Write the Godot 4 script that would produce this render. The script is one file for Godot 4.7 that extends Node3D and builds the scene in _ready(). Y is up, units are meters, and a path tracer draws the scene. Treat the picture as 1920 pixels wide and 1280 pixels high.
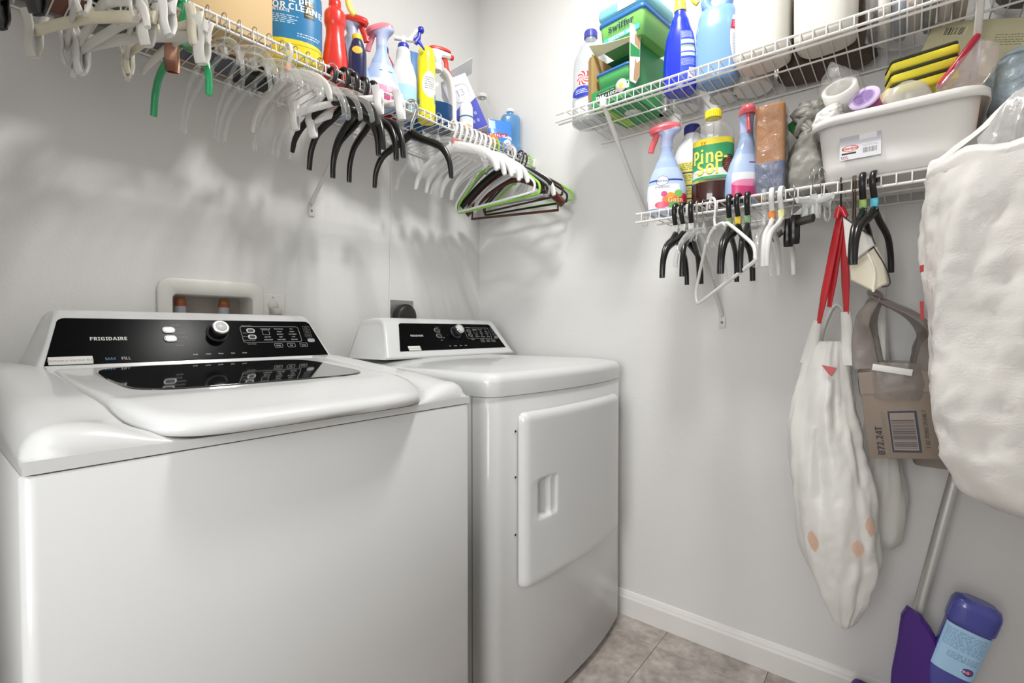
extends Node3D
# Laundry room: x runs along the back wall (right wall at x = 0), z comes out of the back wall, metres.

class MB:
	var st := SurfaceTool.new()
	var xf := Transform3D.IDENTITY
	var grp := 0

	func _init() -> void:
		st.begin(Mesh.PRIMITIVE_TRIANGLES)

	func put(p: Vector3, uv: Vector2, g: int) -> void:
		st.set_smooth_group(g)
		st.set_uv(uv)
		st.add_vertex(xf * p)

	# rings of equal point count, joined to a closed skin; winding is fixed from the enclosed volume
	func loft(rings: Array, cap0 := true, cap1 := true, flat := false) -> void:
		var n: int = rings[0].size()
		var m := rings.size()
		var c0 := Vector3.ZERO
		var c1 := Vector3.ZERO
		for k in n:
			c0 += rings[0][k] / n
			c1 += rings[m - 1][k] / n
		var vol := 0.0
		for i in m - 1:
			for j in n:
				var k := (j + 1) % n
				var a: Vector3 = rings[i][j] - c0
				var b: Vector3 = rings[i + 1][j] - c0
				var c: Vector3 = rings[i + 1][k] - c0
				var d: Vector3 = rings[i][k] - c0
				vol += a.dot(b.cross(c)) + a.dot(c.cross(d))
		for j in n:
			var k := (j + 1) % n
			vol += (c1 - c0).dot((rings[m - 1][k] - c0).cross(rings[m - 1][j] - c0))
		var flip := vol > 0.0
		var g := -1 if flat else grp
		for i in m - 1:
			var v0 := float(i) / (m - 1)
			var v1 := float(i + 1) / (m - 1)
			for j in n:
				var k := (j + 1) % n
				var u0 := float(j) / n
				var u1 := float(j + 1) / n
				var a: Vector3 = rings[i][j]
				var b: Vector3 = rings[i + 1][j]
				var c: Vector3 = rings[i + 1][k]
				var d: Vector3 = rings[i][k]
				var ua := Vector2(u0, 1.0 - v0)
				var ub := Vector2(u0, 1.0 - v1)
				var uc := Vector2(u1, 1.0 - v1)
				var ud := Vector2(u1, 1.0 - v0)
				if flip:
					put(a, ua, g); put(c, uc, g); put(b, ub, g)
					put(a, ua, g); put(d, ud, g); put(c, uc, g)
				else:
					put(a, ua, g); put(b, ub, g); put(c, uc, g)
					put(a, ua, g); put(c, uc, g); put(d, ud, g)
		var h := Vector2(0.5, 0.5)
		g = -1 if flat else grp + 1
		if cap0:
			for j in n:
				var k := (j + 1) % n
				if flip:
					put(c0, h, g); put(rings[0][k], h, g); put(rings[0][j], h, g)
				else:
					put(c0, h, g); put(rings[0][j], h, g); put(rings[0][k], h, g)
		g = -1 if flat else grp + 2
		if cap1:
			for j in n:
				var k := (j + 1) % n
				if flip:
					put(c1, h, g); put(rings[m - 1][j], h, g); put(rings[m - 1][k], h, g)
				else:
					put(c1, h, g); put(rings[m - 1][k], h, g); put(rings[m - 1][j], h, g)
		grp += 3

	# a tube along a path; ra, rb are numbers or arrays (half width along the side / along "up")
	func tube(path: Array, ra, n := 6, rb = null, up := Vector3.ZERO) -> void:
		var rings := []
		var m := path.size()
		var side := Vector3.ZERO
		for i in m:
			var t: Vector3 = (path[mini(i + 1, m - 1)] - path[maxi(i - 1, 0)]).normalized()
			var w: Vector3
			if up != Vector3.ZERO:
				side = t.cross(up).normalized()
			elif side == Vector3.ZERO:
				side = t.cross(Vector3.UP if absf(t.y) < 0.9 else Vector3.RIGHT).normalized()
			else:
				side = (side - t * side.dot(t)).normalized()
			w = side.cross(t).normalized()
			var a: float = ra[i] if ra is Array else ra
			var b: float = a if rb == null else (rb[i] if rb is Array else rb)
			var ring := PackedVector3Array()
			for k in n:
				var q := TAU * k / n
				ring.append(path[i] + side * (a * cos(q)) + w * (b * sin(q)))
			rings.append(ring)
		loft(rings)

	func rr(w: float, d: float, r: float, seg := 3) -> PackedVector2Array:
		var out := PackedVector2Array()
		r = minf(r, minf(w, d) * 0.499)
		for q in 4:
			var cx := (w / 2 - r) * (1 if q == 0 or q == 3 else -1)
			var cy := (d / 2 - r) * (1 if q < 2 else -1)
			for k in seg + 1:
				var a := PI / 2 * (q + float(k) / seg)
				out.append(Vector2(cx + r * cos(a), cy + r * sin(a)))
		return out

	# a box with rounded edges: r rounds the plan corners, e the top and bottom edges
	func rbox(c: Vector3, s: Vector3, r := 0.002, e := -1.0, seg := 2) -> void:
		if e < 0.0:
			e = r
		e = minf(e, s.y * 0.49)
		var rings := []
		var steps := 2 if e > 0.0 else 0
		for half in 2:
			for k in steps + 1:
				var a := PI / 2 * (float(k) / maxi(steps, 1))
				var ins := e * (1.0 - sin(a)) if half == 0 else e * (1.0 - cos(a))
				var y := -s.y / 2 + e * (1.0 - cos(a)) if half == 0 else s.y / 2 - e * (1.0 - sin(a))
				var ring := PackedVector3Array()
				for p in rr(s.x - 2 * ins, s.z - 2 * ins, maxf(r - ins, 0.0002), seg):
					ring.append(c + Vector3(p.x, y, p.y))
				rings.append(ring)
		loft(rings)

	func box(c: Vector3, s: Vector3) -> void:
		var rings := []
		for y in [-0.5, 0.5]:
			rings.append(PackedVector3Array([c + Vector3(-s.x / 2, y * s.y, -s.z / 2), c + Vector3(s.x / 2, y * s.y, -s.z / 2), c + Vector3(s.x / 2, y * s.y, s.z / 2), c + Vector3(-s.x / 2, y * s.y, s.z / 2)]))
		loft(rings, true, true, true)

	func lathe(prof: Array, n := 20, c := Vector3.ZERO) -> void:
		var rings := []
		for p in prof:
			var ring := PackedVector3Array()
			for k in n:
				var a := TAU * k / n
				ring.append(c + Vector3(p[0] * cos(a), p[1], p[0] * sin(a)))
			rings.append(ring)
		loft(rings)

	# superellipse sections [y, half width, half depth, exponent, shift x, shift z]
	func se(secs: Array, n := 28, sub := 3, wob := 0.0, seed_ := 1, wf := 14.0) -> void:
		var rings := []
		var noise := FastNoiseLite.new()
		noise.seed = seed_
		noise.frequency = wf
		var ys := []
		for i in secs.size() - 1:
			var stp := sub if secs[i + 1][0] - secs[i][0] > 0.004 else 1
			for k in stp:
				ys.append(lerpf(secs[i][0], secs[i + 1][0], float(k) / stp))
		ys.append(secs[-1][0])
		for y in ys:
			var ring := PackedVector3Array()
			for k in n:
				var p := MB.surf(secs, y, TAU * k / n)
				if wob > 0.0:
					var d := noise.get_noise_3dv(p) + 0.5 * noise.get_noise_3dv(p * 2.3)
					var o := Vector3(p.x, 0, p.z).normalized()
					p += o * d * wob
				ring.append(p)
			rings.append(ring)
		loft(rings)

	static func sec_at(secs: Array, y: float) -> Array:
		var i := 0
		while i < secs.size() - 2 and y > secs[i + 1][0]:
			i += 1
		var a: Array = secs[i]
		var b: Array = secs[i + 1]
		var t := clampf((y - a[0]) / maxf(b[0] - a[0], 1e-6), 0.0, 1.0)
		# Catmull-Rom on the half widths for soft shoulders
		var p: Array = secs[maxi(i - 1, 0)]
		var q: Array = secs[mini(i + 2, secs.size() - 1)]
		var out := [y]
		for k in range(1, 6):
			var va: float = a[k] if a.size() > k else (2.0 if k == 3 else 0.0)
			var vb: float = b[k] if b.size() > k else (2.0 if k == 3 else 0.0)
			var vp: float = p[k] if p.size() > k else va
			var vq: float = q[k] if q.size() > k else vb
			var v := lerpf(va, vb, t)
			if k < 3 and b[0] - a[0] > 0.012:
				var m0: float = (vb - vp) * 0.5 * (b[0] - a[0]) / maxf((b[0] - p[0]) * 0.5, 1e-6) * 0.5 if i > 0 else vb - va
				var m1: float = (vq - va) * 0.5 * (b[0] - a[0]) / maxf((q[0] - a[0]) * 0.5, 1e-6) * 0.5 if i < secs.size() - 2 else vb - va
				var t2 := t * t
				var t3 := t2 * t
				v = clampf((2 * t3 - 3 * t2 + 1) * va + (t3 - 2 * t2 + t) * m0 + (3 * t2 - 2 * t3) * vb + (t3 - t2) * m1, minf(va, vb) - 0.002, maxf(va, vb) + 0.002)
			out.append(v)
		return out

	# angle 0 faces +z, positive turns towards +x
	static func surf(secs: Array, y: float, ang: float, off := 0.0) -> Vector3:
		var s := MB.sec_at(secs, y)
		var e: float = 2.0 / s[3]
		var cx := sin(ang)
		var cz := cos(ang)
		var p := Vector3(s[4] + s[1] * signf(cx) * pow(absf(cx), e), y, s[5] + s[2] * signf(cz) * pow(absf(cz), e))
		if off != 0.0:
			p += Vector3(cx * s[2], 0, cz * s[1]).normalized() * off
		return p

	# a printed label lying on a superellipse body
	func patch(secs: Array, y0: float, y1: float, a0: float, a1: float, off := 0.0006, nu := 14, nv := 6, bulge := 0.0) -> void:
		for i in nv:
			for j in nu:
				var q := []
				for c in [[0, 0], [0, 1], [1, 1], [1, 0]]:
					var v: float = float(i + c[0]) / nv
					var u: float = float(j + c[1]) / nu
					var ww := 1.0 - bulge * pow(absf(2 * v - 1), 2)
					var mid := (a0 + a1) / 2
					q.append([MB.surf(secs, lerpf(y0, y1, v), mid + (lerpf(a0, a1, u) - mid) * ww, off), Vector2(u, 1 - v)])
				for t in [[0, 3, 2], [0, 2, 1]]:
					for k in t:
						put(q[k][0], q[k][1], grp)
		grp += 1

	# a closed slab from a top and a bottom sheet over a grid
	func slab(top: Callable, bot: Callable, us: Array, vs: Array) -> void:
		var rings := []
		# walk round: for every v one closed ring top row there, bottom row back
		for v in vs:
			var ring := PackedVector3Array()
			for u in us:
				ring.append(top.call(u, v))
			for k in us.size():
				ring.append(bot.call(us[us.size() - 1 - k], v))
			rings.append(ring)
		# caps of such rings are strips, so close them by hand as quads
		loft(rings, false, false)
		for end in [0, vs.size() - 1]:
			var v: float = vs[end]
			for k in us.size() - 1:
				var a: Vector3 = top.call(us[k], v)
				var b: Vector3 = top.call(us[k + 1], v)
				var c: Vector3 = bot.call(us[k + 1], v)
				var d: Vector3 = bot.call(us[k], v)
				var q := [a, b, c, a, c, d] if end != 0 else [a, c, b, a, d, c]
				for p in q:
					put(p, Vector2(0.5, 0.5), grp)
		grp += 1

	# outline in xy, pushed out along z from -d/2 to d/2, with a small bevel
	func prism(poly: PackedVector2Array, d: float, bev := 0.0) -> void:
		var pl := poly.duplicate()
		if Geometry2D.is_polygon_clockwise(pl):
			pl.reverse()
		var n := pl.size()
		var ins := PackedVector2Array()
		for i in n:
			var e0 := (pl[i] - pl[(i + n - 1) % n]).normalized()
			var e1 := (pl[(i + 1) % n] - pl[i]).normalized()
			var nn := (Vector2(-e0.y, e0.x) + Vector2(-e1.y, e1.x)).normalized()
			ins.append(pl[i] + nn * bev)
		var rings := []
		for s in [[-d / 2, true], [-d / 2 + bev, false], [d / 2 - bev, false], [d / 2, true]]:
			if bev == 0.0 and not s[1]:
				continue
			var ring := PackedVector3Array()
			for i in n:
				var p: Vector2 = ins[i] if s[1] else pl[i]
				ring.append(Vector3(p.x, p.y, s[0]))
			rings.append(ring)
		loft(rings, false, false, true)
		var src := ins if bev > 0.0 else pl
		var idx := Geometry2D.triangulate_polygon(src)
		for t in range(0, idx.size(), 3):
			var a := src[idx[t]]
			var b := src[idx[t + 1]]
			var c := src[idx[t + 2]]
			if (b - a).cross(c - a) < 0.0:
				var s := b
				b = c
				c = s
			for p in [a, c, b]:
				put(Vector3(p.x, p.y, d / 2), Vector2(0.5, 0.5), -1)
			for p in [a, b, c]:
				put(Vector3(p.x, p.y, -d / 2), Vector2(0.5, 0.5), -1)

	func quad(a: Vector3, b: Vector3, c: Vector3, d: Vector3) -> void:
		# a lower left, b lower right, c upper right, d upper left seen from the front
		var q := [[a, Vector2(0, 1)], [d, Vector2(0, 0)], [c, Vector2(1, 0)], [a, Vector2(0, 1)], [c, Vector2(1, 0)], [b, Vector2(1, 1)]]
		for p in q:
			put(p[0], p[1], -1)

	func mesh() -> ArrayMesh:
		st.generate_normals()
		return st.commit()

# ---------------------------------------------------------------- scene helpers
var taken := {}
var mats := {}
var sans: Font
var sans_bold: Font
var serif_bold: Font

func numbered(called: String) -> String:
	if not taken.has(called):
		taken[called] = 0
		return called
	taken[called] += 1
	return "%s_%03d" % [called, taken[called]]

func thing(called: String, label: String, category: String, at := Vector3.ZERO, turn := 0.0, group := "") -> Node3D:
	var o := Node3D.new()
	o.name = numbered(called)
	add_child(o)
	o.position = at
	o.rotation.y = turn
	tag(o, label, category, group)
	return o

func tag(o: Node3D, label: String, category: String, group := "") -> Node3D:
	o.set_meta("label", label)
	o.set_meta("category", category)
	if group != "":
		o.set_meta("group", group)
	return o

func obj(called: String, mb: MB, m: Material, parent: Node3D = null) -> MeshInstance3D:
	return inst(called, mb.mesh(), m, parent)

func inst(called: String, mesh: Mesh, m: Material, parent: Node3D = null) -> MeshInstance3D:
	var o := MeshInstance3D.new()
	o.mesh = mesh
	o.material_override = m
	if parent == null:
		o.name = numbered(called)
		add_child(o)
	else:
		o.name = called
		parent.add_child(o, true)
	return o

func struct(called: String, mb: MB, m: Material) -> MeshInstance3D:
	var o := obj(called, mb, m)
	o.set_meta("kind", "structure")
	return o

func dup(root: Node3D, at: Vector3, turn: float, label: String, group := "") -> Node3D:
	var r: Node3D = root.duplicate()
	var base := String(root.name)
	if base.length() > 4 and base[-4] == "_" and base.right(3).is_valid_int():
		base = base.left(base.length() - 4)
	r.name = numbered(base)
	add_child(r)
	r.position = at
	r.rotation = Vector3(0, turn, 0)
	r.set_meta("label", label)
	if group != "":
		r.set_meta("group", group)
	return r

func hexc(h: String) -> Color:
	return Color.html(h)

func mat(h: String, rough := 0.5, o := {}) -> StandardMaterial3D:
	var key := h + str(rough) + str(o)
	if mats.has(key):
		return mats[key]
	var m := StandardMaterial3D.new()
	m.albedo_color = hexc(h)
	m.roughness = rough
	m.metallic = o.get("metal", 0.0)
	m.metallic_specular = o.get("spec", 0.5)
	if o.has("alpha"):
		m.transparency = BaseMaterial3D.TRANSPARENCY_ALPHA
		m.albedo_color.a = o.alpha
	if o.has("coat"):
		m.clearcoat_enabled = true
		m.clearcoat = o.coat
		m.clearcoat_roughness = 0.05
	if o.has("sss"):
		m.subsurf_scatter_enabled = true
		m.subsurf_scatter_strength = o.sss
	if o.has("back"):
		m.backlight_enabled = true
		m.backlight = hexc(o.back)
	if o.has("glass"):
		m.refraction_enabled = true
		m.refraction_scale = o.glass
		m.transparency = BaseMaterial3D.TRANSPARENCY_ALPHA
		m.albedo_color.a = 0.02
	mats[key] = m
	return m

func tex_mat(img: Image, rough := 0.45, o := {}) -> StandardMaterial3D:
	var m := StandardMaterial3D.new()
	img.generate_mipmaps()
	m.albedo_texture = ImageTexture.create_from_image(img)
	m.roughness = rough
	m.metallic_specular = o.get("spec", 0.5)
	if o.has("coat"):
		m.clearcoat_enabled = true
		m.clearcoat = o.coat
	return m

func noise_tex(size: int, freq: float, lo: Color, hi: Color, oct := 4, seed_ := 3) -> NoiseTexture2D:
	var n := FastNoiseLite.new()
	n.noise_type = FastNoiseLite.TYPE_SIMPLEX_SMOOTH
	n.frequency = freq
	n.fractal_octaves = oct
	n.seed = seed_
	var t := NoiseTexture2D.new()
	t.width = size
	t.height = size
	t.seamless = true
	t.noise = n
	var g := Gradient.new()
	g.set_color(0, lo)
	g.set_color(1, hi)
	t.color_ramp = g
	return t

# crumpled plastic film: relief from noise, triplanar so that no seams show
func film(h: String, rough: float, alpha: float, relief := 0.4, scale := 6.0, back := "") -> StandardMaterial3D:
	var key := "film" + h + str([rough, alpha, relief, scale, back])
	if mats.has(key):
		return mats[key]
	var m := StandardMaterial3D.new()
	m.albedo_color = hexc(h)
	m.roughness = rough
	if alpha < 1.0:
		m.transparency = BaseMaterial3D.TRANSPARENCY_ALPHA
		m.albedo_color.a = alpha
	if back != "":
		m.backlight_enabled = true
		m.backlight = hexc(back)
	m.uv1_triplanar = true
	m.uv1_scale = Vector3.ONE * scale
	if not mats.has("film_relief"):
		var n := FastNoiseLite.new()
		n.noise_type = FastNoiseLite.TYPE_SIMPLEX_SMOOTH
		n.frequency = 0.008
		n.fractal_octaves = 2
		n.fractal_gain = 0.35
		n.domain_warp_enabled = true
		n.domain_warp_amplitude = 60.0
		n.domain_warp_frequency = 0.006
		n.seed = 5
		var t := NoiseTexture2D.new()
		t.width = 512
		t.height = 512
		t.seamless = true
		t.noise = n
		mats["film_relief"] = t
	m.heightmap_enabled = true
	m.heightmap_scale = relief
	m.heightmap_texture = mats["film_relief"]
	mats[key] = m
	return m

func text_mesh(s: String, h: float, font: Font = null, depth := 0.0004) -> TextMesh:
	var t := TextMesh.new()
	t.text = s
	t.font = font if font else sans_bold
	t.font_size = 24
	t.pixel_size = h / 17.3
	t.depth = depth
	t.curve_step = 1.6 if h < 0.007 else 0.6
	return t

# flat lettering: at is the centre, its x along the writing, its z out of the surface
func txt(parent: Node3D, s: String, h: float, at: Transform3D, m: Material, font: Font = null, align := 0) -> MeshInstance3D:
	var t := text_mesh(s, h, font)
	if align == 0:
		t.horizontal_alignment = HORIZONTAL_ALIGNMENT_CENTER
	else:
		t.horizontal_alignment = HORIZONTAL_ALIGNMENT_LEFT if align < 0 else HORIZONTAL_ALIGNMENT_RIGHT
	var o := inst("lettering", t, m, parent)
	o.transform = at
	return o

# lettering bent round a superellipse body
func txt_on(parent: Node3D, secs: Array, s: String, h: float, y: float, ang: float, m: Material, font: Font = null, stretch := 1.0, slant := 0.0) -> MeshInstance3D:
	var t := text_mesh(s, h, font, 0.0)
	var arr := t.get_mesh_arrays()
	var v: PackedVector3Array = arr[Mesh.ARRAY_VERTEX]
	var nrm := PackedVector3Array()
	var e := 0.001
	for i in v.size():
		var p := v[i]
		var yy := y + p.y + slant * p.x
		# walk the arc length numerically
		var a := ang
		var left := absf(p.x * stretch)
		var dir := signf(p.x)
		var last := MB.surf(secs, yy, a)
		var guard := 0
		while left > 0.0 and guard < 60:
			guard += 1
			var nx := MB.surf(secs, yy, a + dir * 0.04)
			var l := nx.distance_to(last)
			if l >= left:
				a += dir * 0.04 * left / maxf(l, 1e-6)
				left = 0.0
			else:
				a += dir * 0.04
				left -= l
				last = nx
		v[i] = MB.surf(secs, yy, a, e)
		nrm.append((MB.surf(secs, yy, a, 0.01) - MB.surf(secs, yy, a)).normalized())
	arr[Mesh.ARRAY_VERTEX] = v
	arr[Mesh.ARRAY_NORMAL] = nrm
	arr[Mesh.ARRAY_TANGENT] = null
	var am := ArrayMesh.new()
	am.add_surface_from_arrays(Mesh.PRIMITIVE_TRIANGLES, arr)
	return inst("lettering", am, m, parent)

func T(p: Vector3, rx := 0.0, ry := 0.0, rz := 0.0) -> Transform3D:
	return Transform3D(Basis.from_euler(Vector3(deg_to_rad(rx), deg_to_rad(ry), deg_to_rad(rz))), p)

# points on a smooth curve through given points
func curve(pts: Array, per := 5) -> Array:
	var out := []
	var n := pts.size()
	for i in n - 1:
		var a: Vector3 = pts[maxi(i - 1, 0)]
		var b: Vector3 = pts[i]
		var c: Vector3 = pts[i + 1]
		var d: Vector3 = pts[mini(i + 2, n - 1)]
		for k in per:
			out.append(b.cubic_interpolate(c, a, d, float(k) / per))
	out.append(pts[-1])
	return out

func span(a: float, b: float, n: int) -> Array:
	var out := []
	for i in n + 1:
		out.append(lerpf(a, b, float(i) / n))
	return out

# ---------------------------------------------------------------- the scene
var white_enamel: StandardMaterial3D
var shelf_white: StandardMaterial3D
var black_plastic: StandardMaterial3D
var dark_slot: StandardMaterial3D
var print_white: StandardMaterial3D

func _ready() -> void:
	# camera
	var cam := Camera3D.new()
	cam.name = "camera"
	add_child(cam)
	cam.fov = 2.0 * rad_to_deg(atan(640.0 / 915.0))
	cam.position = Vector3(-1.60, 1.01, 1.471)
	cam.rotation_degrees = Vector3(-1.25, -51.2, 0)
	cam.near = 0.02
	cam.current = true
	# sky and exposure
	var we := WorldEnvironment.new()
	we.name = "world_environment"
	var env := Environment.new()
	env.background_mode = Environment.BG_COLOR
	env.background_color = Color(0.02, 0.02, 0.02)
	env.tonemap_mode = Environment.TONE_MAPPER_LINEAR
	env.tonemap_exposure = 1.2
	env.sdfgi_enabled = true
	env.ssao_enabled = true
	env.ssil_enabled = true
	we.environment = env
	add_child(we)
	# the room's ceiling lamp, and an added, unseen hall window giving soft fill through the left doorway
	ceiling_lamp("ceiling_lamp", Vector3(-0.70, 2.56, 0.98), 1.65, "flat round white ceiling lamp of the laundry room")
	fill_window(Vector3(-3.30, 1.45, 1.62), 3.1)

	var f := SystemFont.new()
	f.font_names = PackedStringArray(["Droid Sans"])
	sans = f
	var fb := SystemFont.new()
	fb.font_names = PackedStringArray(["Droid Sans"])
	fb.font_weight = 700
	sans_bold = fb
	var fs := SystemFont.new()
	fs.font_names = PackedStringArray(["Droid Serif"])
	fs.font_weight = 700
	serif_bold = fs
	white_enamel = mat("d6d7d7", 0.24, {"coat": 0.3})
	shelf_white = mat("eceae4", 0.35)
	black_plastic = mat("16150f", 0.28)
	dark_slot = mat("191919", 0.7)
	print_white = mat("e8e8e6", 0.5)

	build_room()
	build_shelves()
	build_washer()
	build_dryer()
	build_wall_fittings()
	build_shelf_a()
	build_shelf_b()
	build_hangers()
	build_bags()

func ceiling_lamp(called: String, at: Vector3, energy: float, label: String) -> void:
	var t := thing(called, label, "lamp", at)
	var mb := MB.new()
	mb.lathe([[0.001, 0.0], [0.12, 0.0], [0.12, -0.02], [0.001, -0.02]], 28)
	obj("base", mb, mat("f0efeb", 0.4), t)
	mb = MB.new()
	mb.lathe([[0.115, -0.02], [0.115, -0.036], [0.105, -0.042], [0.001, -0.043]], 28)
	var m := StandardMaterial3D.new()
	m.albedo_color = Color(0.95, 0.94, 0.9)
	m.emission_enabled = true
	m.emission = Color(1.0, 0.97, 0.92)
	m.emission_energy_multiplier = 2.0
	obj("lamp_disc", mb, m, t)
	var l := AreaLight3D.new()
	l.name = "lamp_light"
	t.add_child(l)
	l.position = Vector3(0, -0.048, 0)
	l.rotation_degrees = Vector3(-90, 0, 0)
	l.area_size = Vector2(0.17, 0.17)
	l.light_color = Color(1.0, 0.995, 0.985)
	l.light_energy = energy
	l.area_range = 8.0
	l.area_attenuation = 2.0
	l.shadow_enabled = true

func fill_window(at: Vector3, energy: float) -> void:  # unseen window, added to throw soft fill into the room
	var mb := MB.new()
	for q in [[-0.66, 0.0, 0.06, 1.5], [0.66, 0.0, 0.06, 1.5], [0.0, 0.72, 1.38, 0.06], [0.0, -0.72, 1.38, 0.06], [0.0, 0.0, 0.03, 1.4]]:
		mb.box(Vector3(0.02, q[1], q[0]), Vector3(0.05, q[3], q[2]))
	var w := struct("added_window_1", mb, mat("f0efeb", 0.4))
	w.position = at
	mb = MB.new()
	mb.box(Vector3(0.0, 0, 0), Vector3(0.008, 1.4, 1.3))
	var m := StandardMaterial3D.new()
	m.albedo_color = Color(0.9, 0.9, 0.9)
	m.emission_enabled = true
	m.emission = Color(1.0, 0.99, 0.98)
	m.emission_energy_multiplier = 1.6
	obj("fill_pane", mb, m, w)  # glowing pane of the added fill window
	var l := AreaLight3D.new()
	l.name = "fill_light"
	w.add_child(l)
	l.position = Vector3(0.06, 0, 0)
	l.rotation_degrees = Vector3(0, -90, 0)
	l.area_size = Vector2(1.25, 1.35)
	l.light_color = Color(0.985, 0.992, 1.0)
	l.light_energy = energy
	l.area_range = 9.0
	l.area_attenuation = 2.0
	l.shadow_enabled = true

# ---------------------------------------------------------------- room shell
func build_room() -> void:
	var wall := StandardMaterial3D.new()
	wall.albedo_color = hexc("e0dfdd")
	wall.roughness = 0.75
	wall.metallic_specular = 0.3
	wall.uv1_triplanar = true
	wall.uv1_world_triplanar = true
	wall.uv1_scale = Vector3.ONE * 3.0
	wall.heightmap_enabled = true
	wall.heightmap_scale = 0.02
	wall.heightmap_texture = noise_tex(512, 0.06, Color.BLACK, Color.WHITE, 3, 8)
	var trim := mat("e6e4e0", 0.45)
	var L := -1.86
	var F := 2.36
	var H := 2.56
	var mb := MB.new()   # back wall with the hole of the valve box
	var hx0 := -1.17
	var hx1 := -0.97
	var hy0 := 0.97
	var hy1 := 1.106
	mb.box(Vector3((L - 0.1 + hx0) / 2, H / 2, -0.06), Vector3(hx0 - L + 0.1, H, 0.12))
	mb.box(Vector3((hx1 + 0.1) / 2, H / 2, -0.06), Vector3(0.1 - hx1, H, 0.12))
	mb.box(Vector3((hx0 + hx1) / 2, hy0 / 2, -0.06), Vector3(hx1 - hx0, hy0, 0.12))
	mb.box(Vector3((hx0 + hx1) / 2, (hy1 + H) / 2, -0.06), Vector3(hx1 - hx0, H - hy1, 0.12))
	struct("wall_back", mb, wall)
	mb = MB.new()
	mb.box(Vector3(0.05, H / 2, F / 2), Vector3(0.1, H, F))
	struct("wall_right", mb, wall)
	mb = MB.new()   # left wall with an unseen doorway, its width set to shape the hall fill
	var d0 := 0.82
	var d1 := 1.52
	mb.box(Vector3(L - 0.05, H / 2, d0 / 2), Vector3(0.1, H, d0))
	mb.box(Vector3(L - 0.05, H / 2, (d1 + F) / 2), Vector3(0.1, H, F - d1))
	mb.box(Vector3(L - 0.05, (2.15 + H) / 2, (d0 + d1) / 2), Vector3(0.1, H - 2.15, d1 - d0))
	struct("wall_left", mb, wall)
	mb = MB.new()
	mb.box(Vector3(L / 2, H / 2, F + 0.05), Vector3(-L + 0.2, H, 0.1))
	struct("wall_front", mb, wall)
	mb = MB.new()   # door frame
	mb.box(Vector3(L + 0.008, 1.09, d0 - 0.03), Vector3(0.016, 2.18, 0.06))
	mb.box(Vector3(L + 0.008, 1.09, d1 + 0.03), Vector3(0.016, 2.18, 0.06))
	mb.box(Vector3(L + 0.008, 2.18, (d0 + d1) / 2), Vector3(0.016, 0.06, d1 - d0 + 0.12))
	struct("trim_1", mb, trim)
	mb = MB.new()
	mb.box(Vector3(-1.65, H + 0.05, F / 2), Vector3(3.7, 0.1, F + 0.2))
	struct("ceiling", mb, mat("f2f1ee", 0.8))
	# unseen hall, added beyond the doorway for the soft fill
	mb = MB.new()
	mb.box(Vector3(-3.42, H / 2, F / 2), Vector3(0.1, H, F + 0.2))
	mb.box(Vector3(-2.66, H / 2, -0.05), Vector3(1.4, H, 0.1))
	mb.box(Vector3(-2.66, H / 2, F + 0.05), Vector3(1.4, H, 0.1))
	struct("wall_added_hall", mb, wall)
	# floor: a slab, and the tiles lying on it one by one
	mb = MB.new()
	mb.box(Vector3(-1.65, -0.06, F / 2), Vector3(3.7, 0.11, F + 0.2))
	var fl := struct("floor", mb, mat("bdb4ad", 0.8))
	var variants := []
	for k in 4:
		var m := StandardMaterial3D.new()
		m.albedo_texture = noise_tex(256, 0.018, hexc(["a39a94", "a9a19b", "9f9790", "ada49e"][k]), hexc(["d2c9c3", "d6cec8", "cac1bb", "dad1cb"][k]), 5, 20 + k)
		m.detail_enabled = true
		m.detail_blend_mode = BaseMaterial3D.BLEND_MODE_MUL
		m.detail_albedo = noise_tex(256, 0.06, hexc("d5d2ce"), hexc("ffffff"), 4, 40 + k)
		m.roughness = 0.5
		m.uv1_triplanar = true
		m.uv1_world_triplanar = true
		m.uv1_scale = Vector3(2.1, 2.1, 2.1)
		variants.append(m)
	mb = MB.new()
	mb.rbox(Vector3(0, -0.0025, 0), Vector3(0.3038, 0.005, 0.3038), 0.002, 0.0008)
	var tile := mb.mesh()
	var rng := RandomNumberGenerator.new()
	rng.seed = 4
	for i in range(-1, 6):
		for j in range(-3, 4):
			var o := inst("tile", tile, variants[rng.randi() % 4], fl)
			o.position = Vector3(-0.2625 - 0.305 * i, rng.randf_range(-0.0004, 0.0), 1.0175 + 0.305 * j)
			o.rotation.y = PI / 2 * (rng.randi() % 4)
	# skirting boards
	skirting("baseboard_right", Transform3D(Basis(Vector3(0, 0, -1), Vector3.UP, Vector3(-1, 0, 0)), Vector3(0, 0, F)), F, trim)
	skirting("baseboard_back", Transform3D(Basis(Vector3(1, 0, 0), Vector3.UP, Vector3(0, 0, 1)), Vector3(L, 0, 0)), -L - 0.014, trim)
	skirting("baseboard_left", Transform3D(Basis(Vector3(0, 0, -1), Vector3.UP, Vector3(1, 0, 0)), Vector3(L, 0, 0.75)), 0.73, trim)

func skirting(called: String, at: Transform3D, length: float, m: Material) -> void:
	var mb := MB.new()
	var prof := [[0.0, 0.0], [0.0125, 0.0], [0.0125, 0.062], [0.011, 0.066], [0.0095, 0.068], [0.008, 0.074], [0.0055, 0.080], [0.004, 0.084], [0.0, 0.086]]
	var rings := []
	for e in [0.0, length]:
		var ring := PackedVector3Array()
		for p in prof:
			ring.append(at * Vector3(e, p[1], p[0]))
		rings.append(ring)
	mb.loft(rings, true, true, true)
	struct(called, mb, m)

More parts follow.
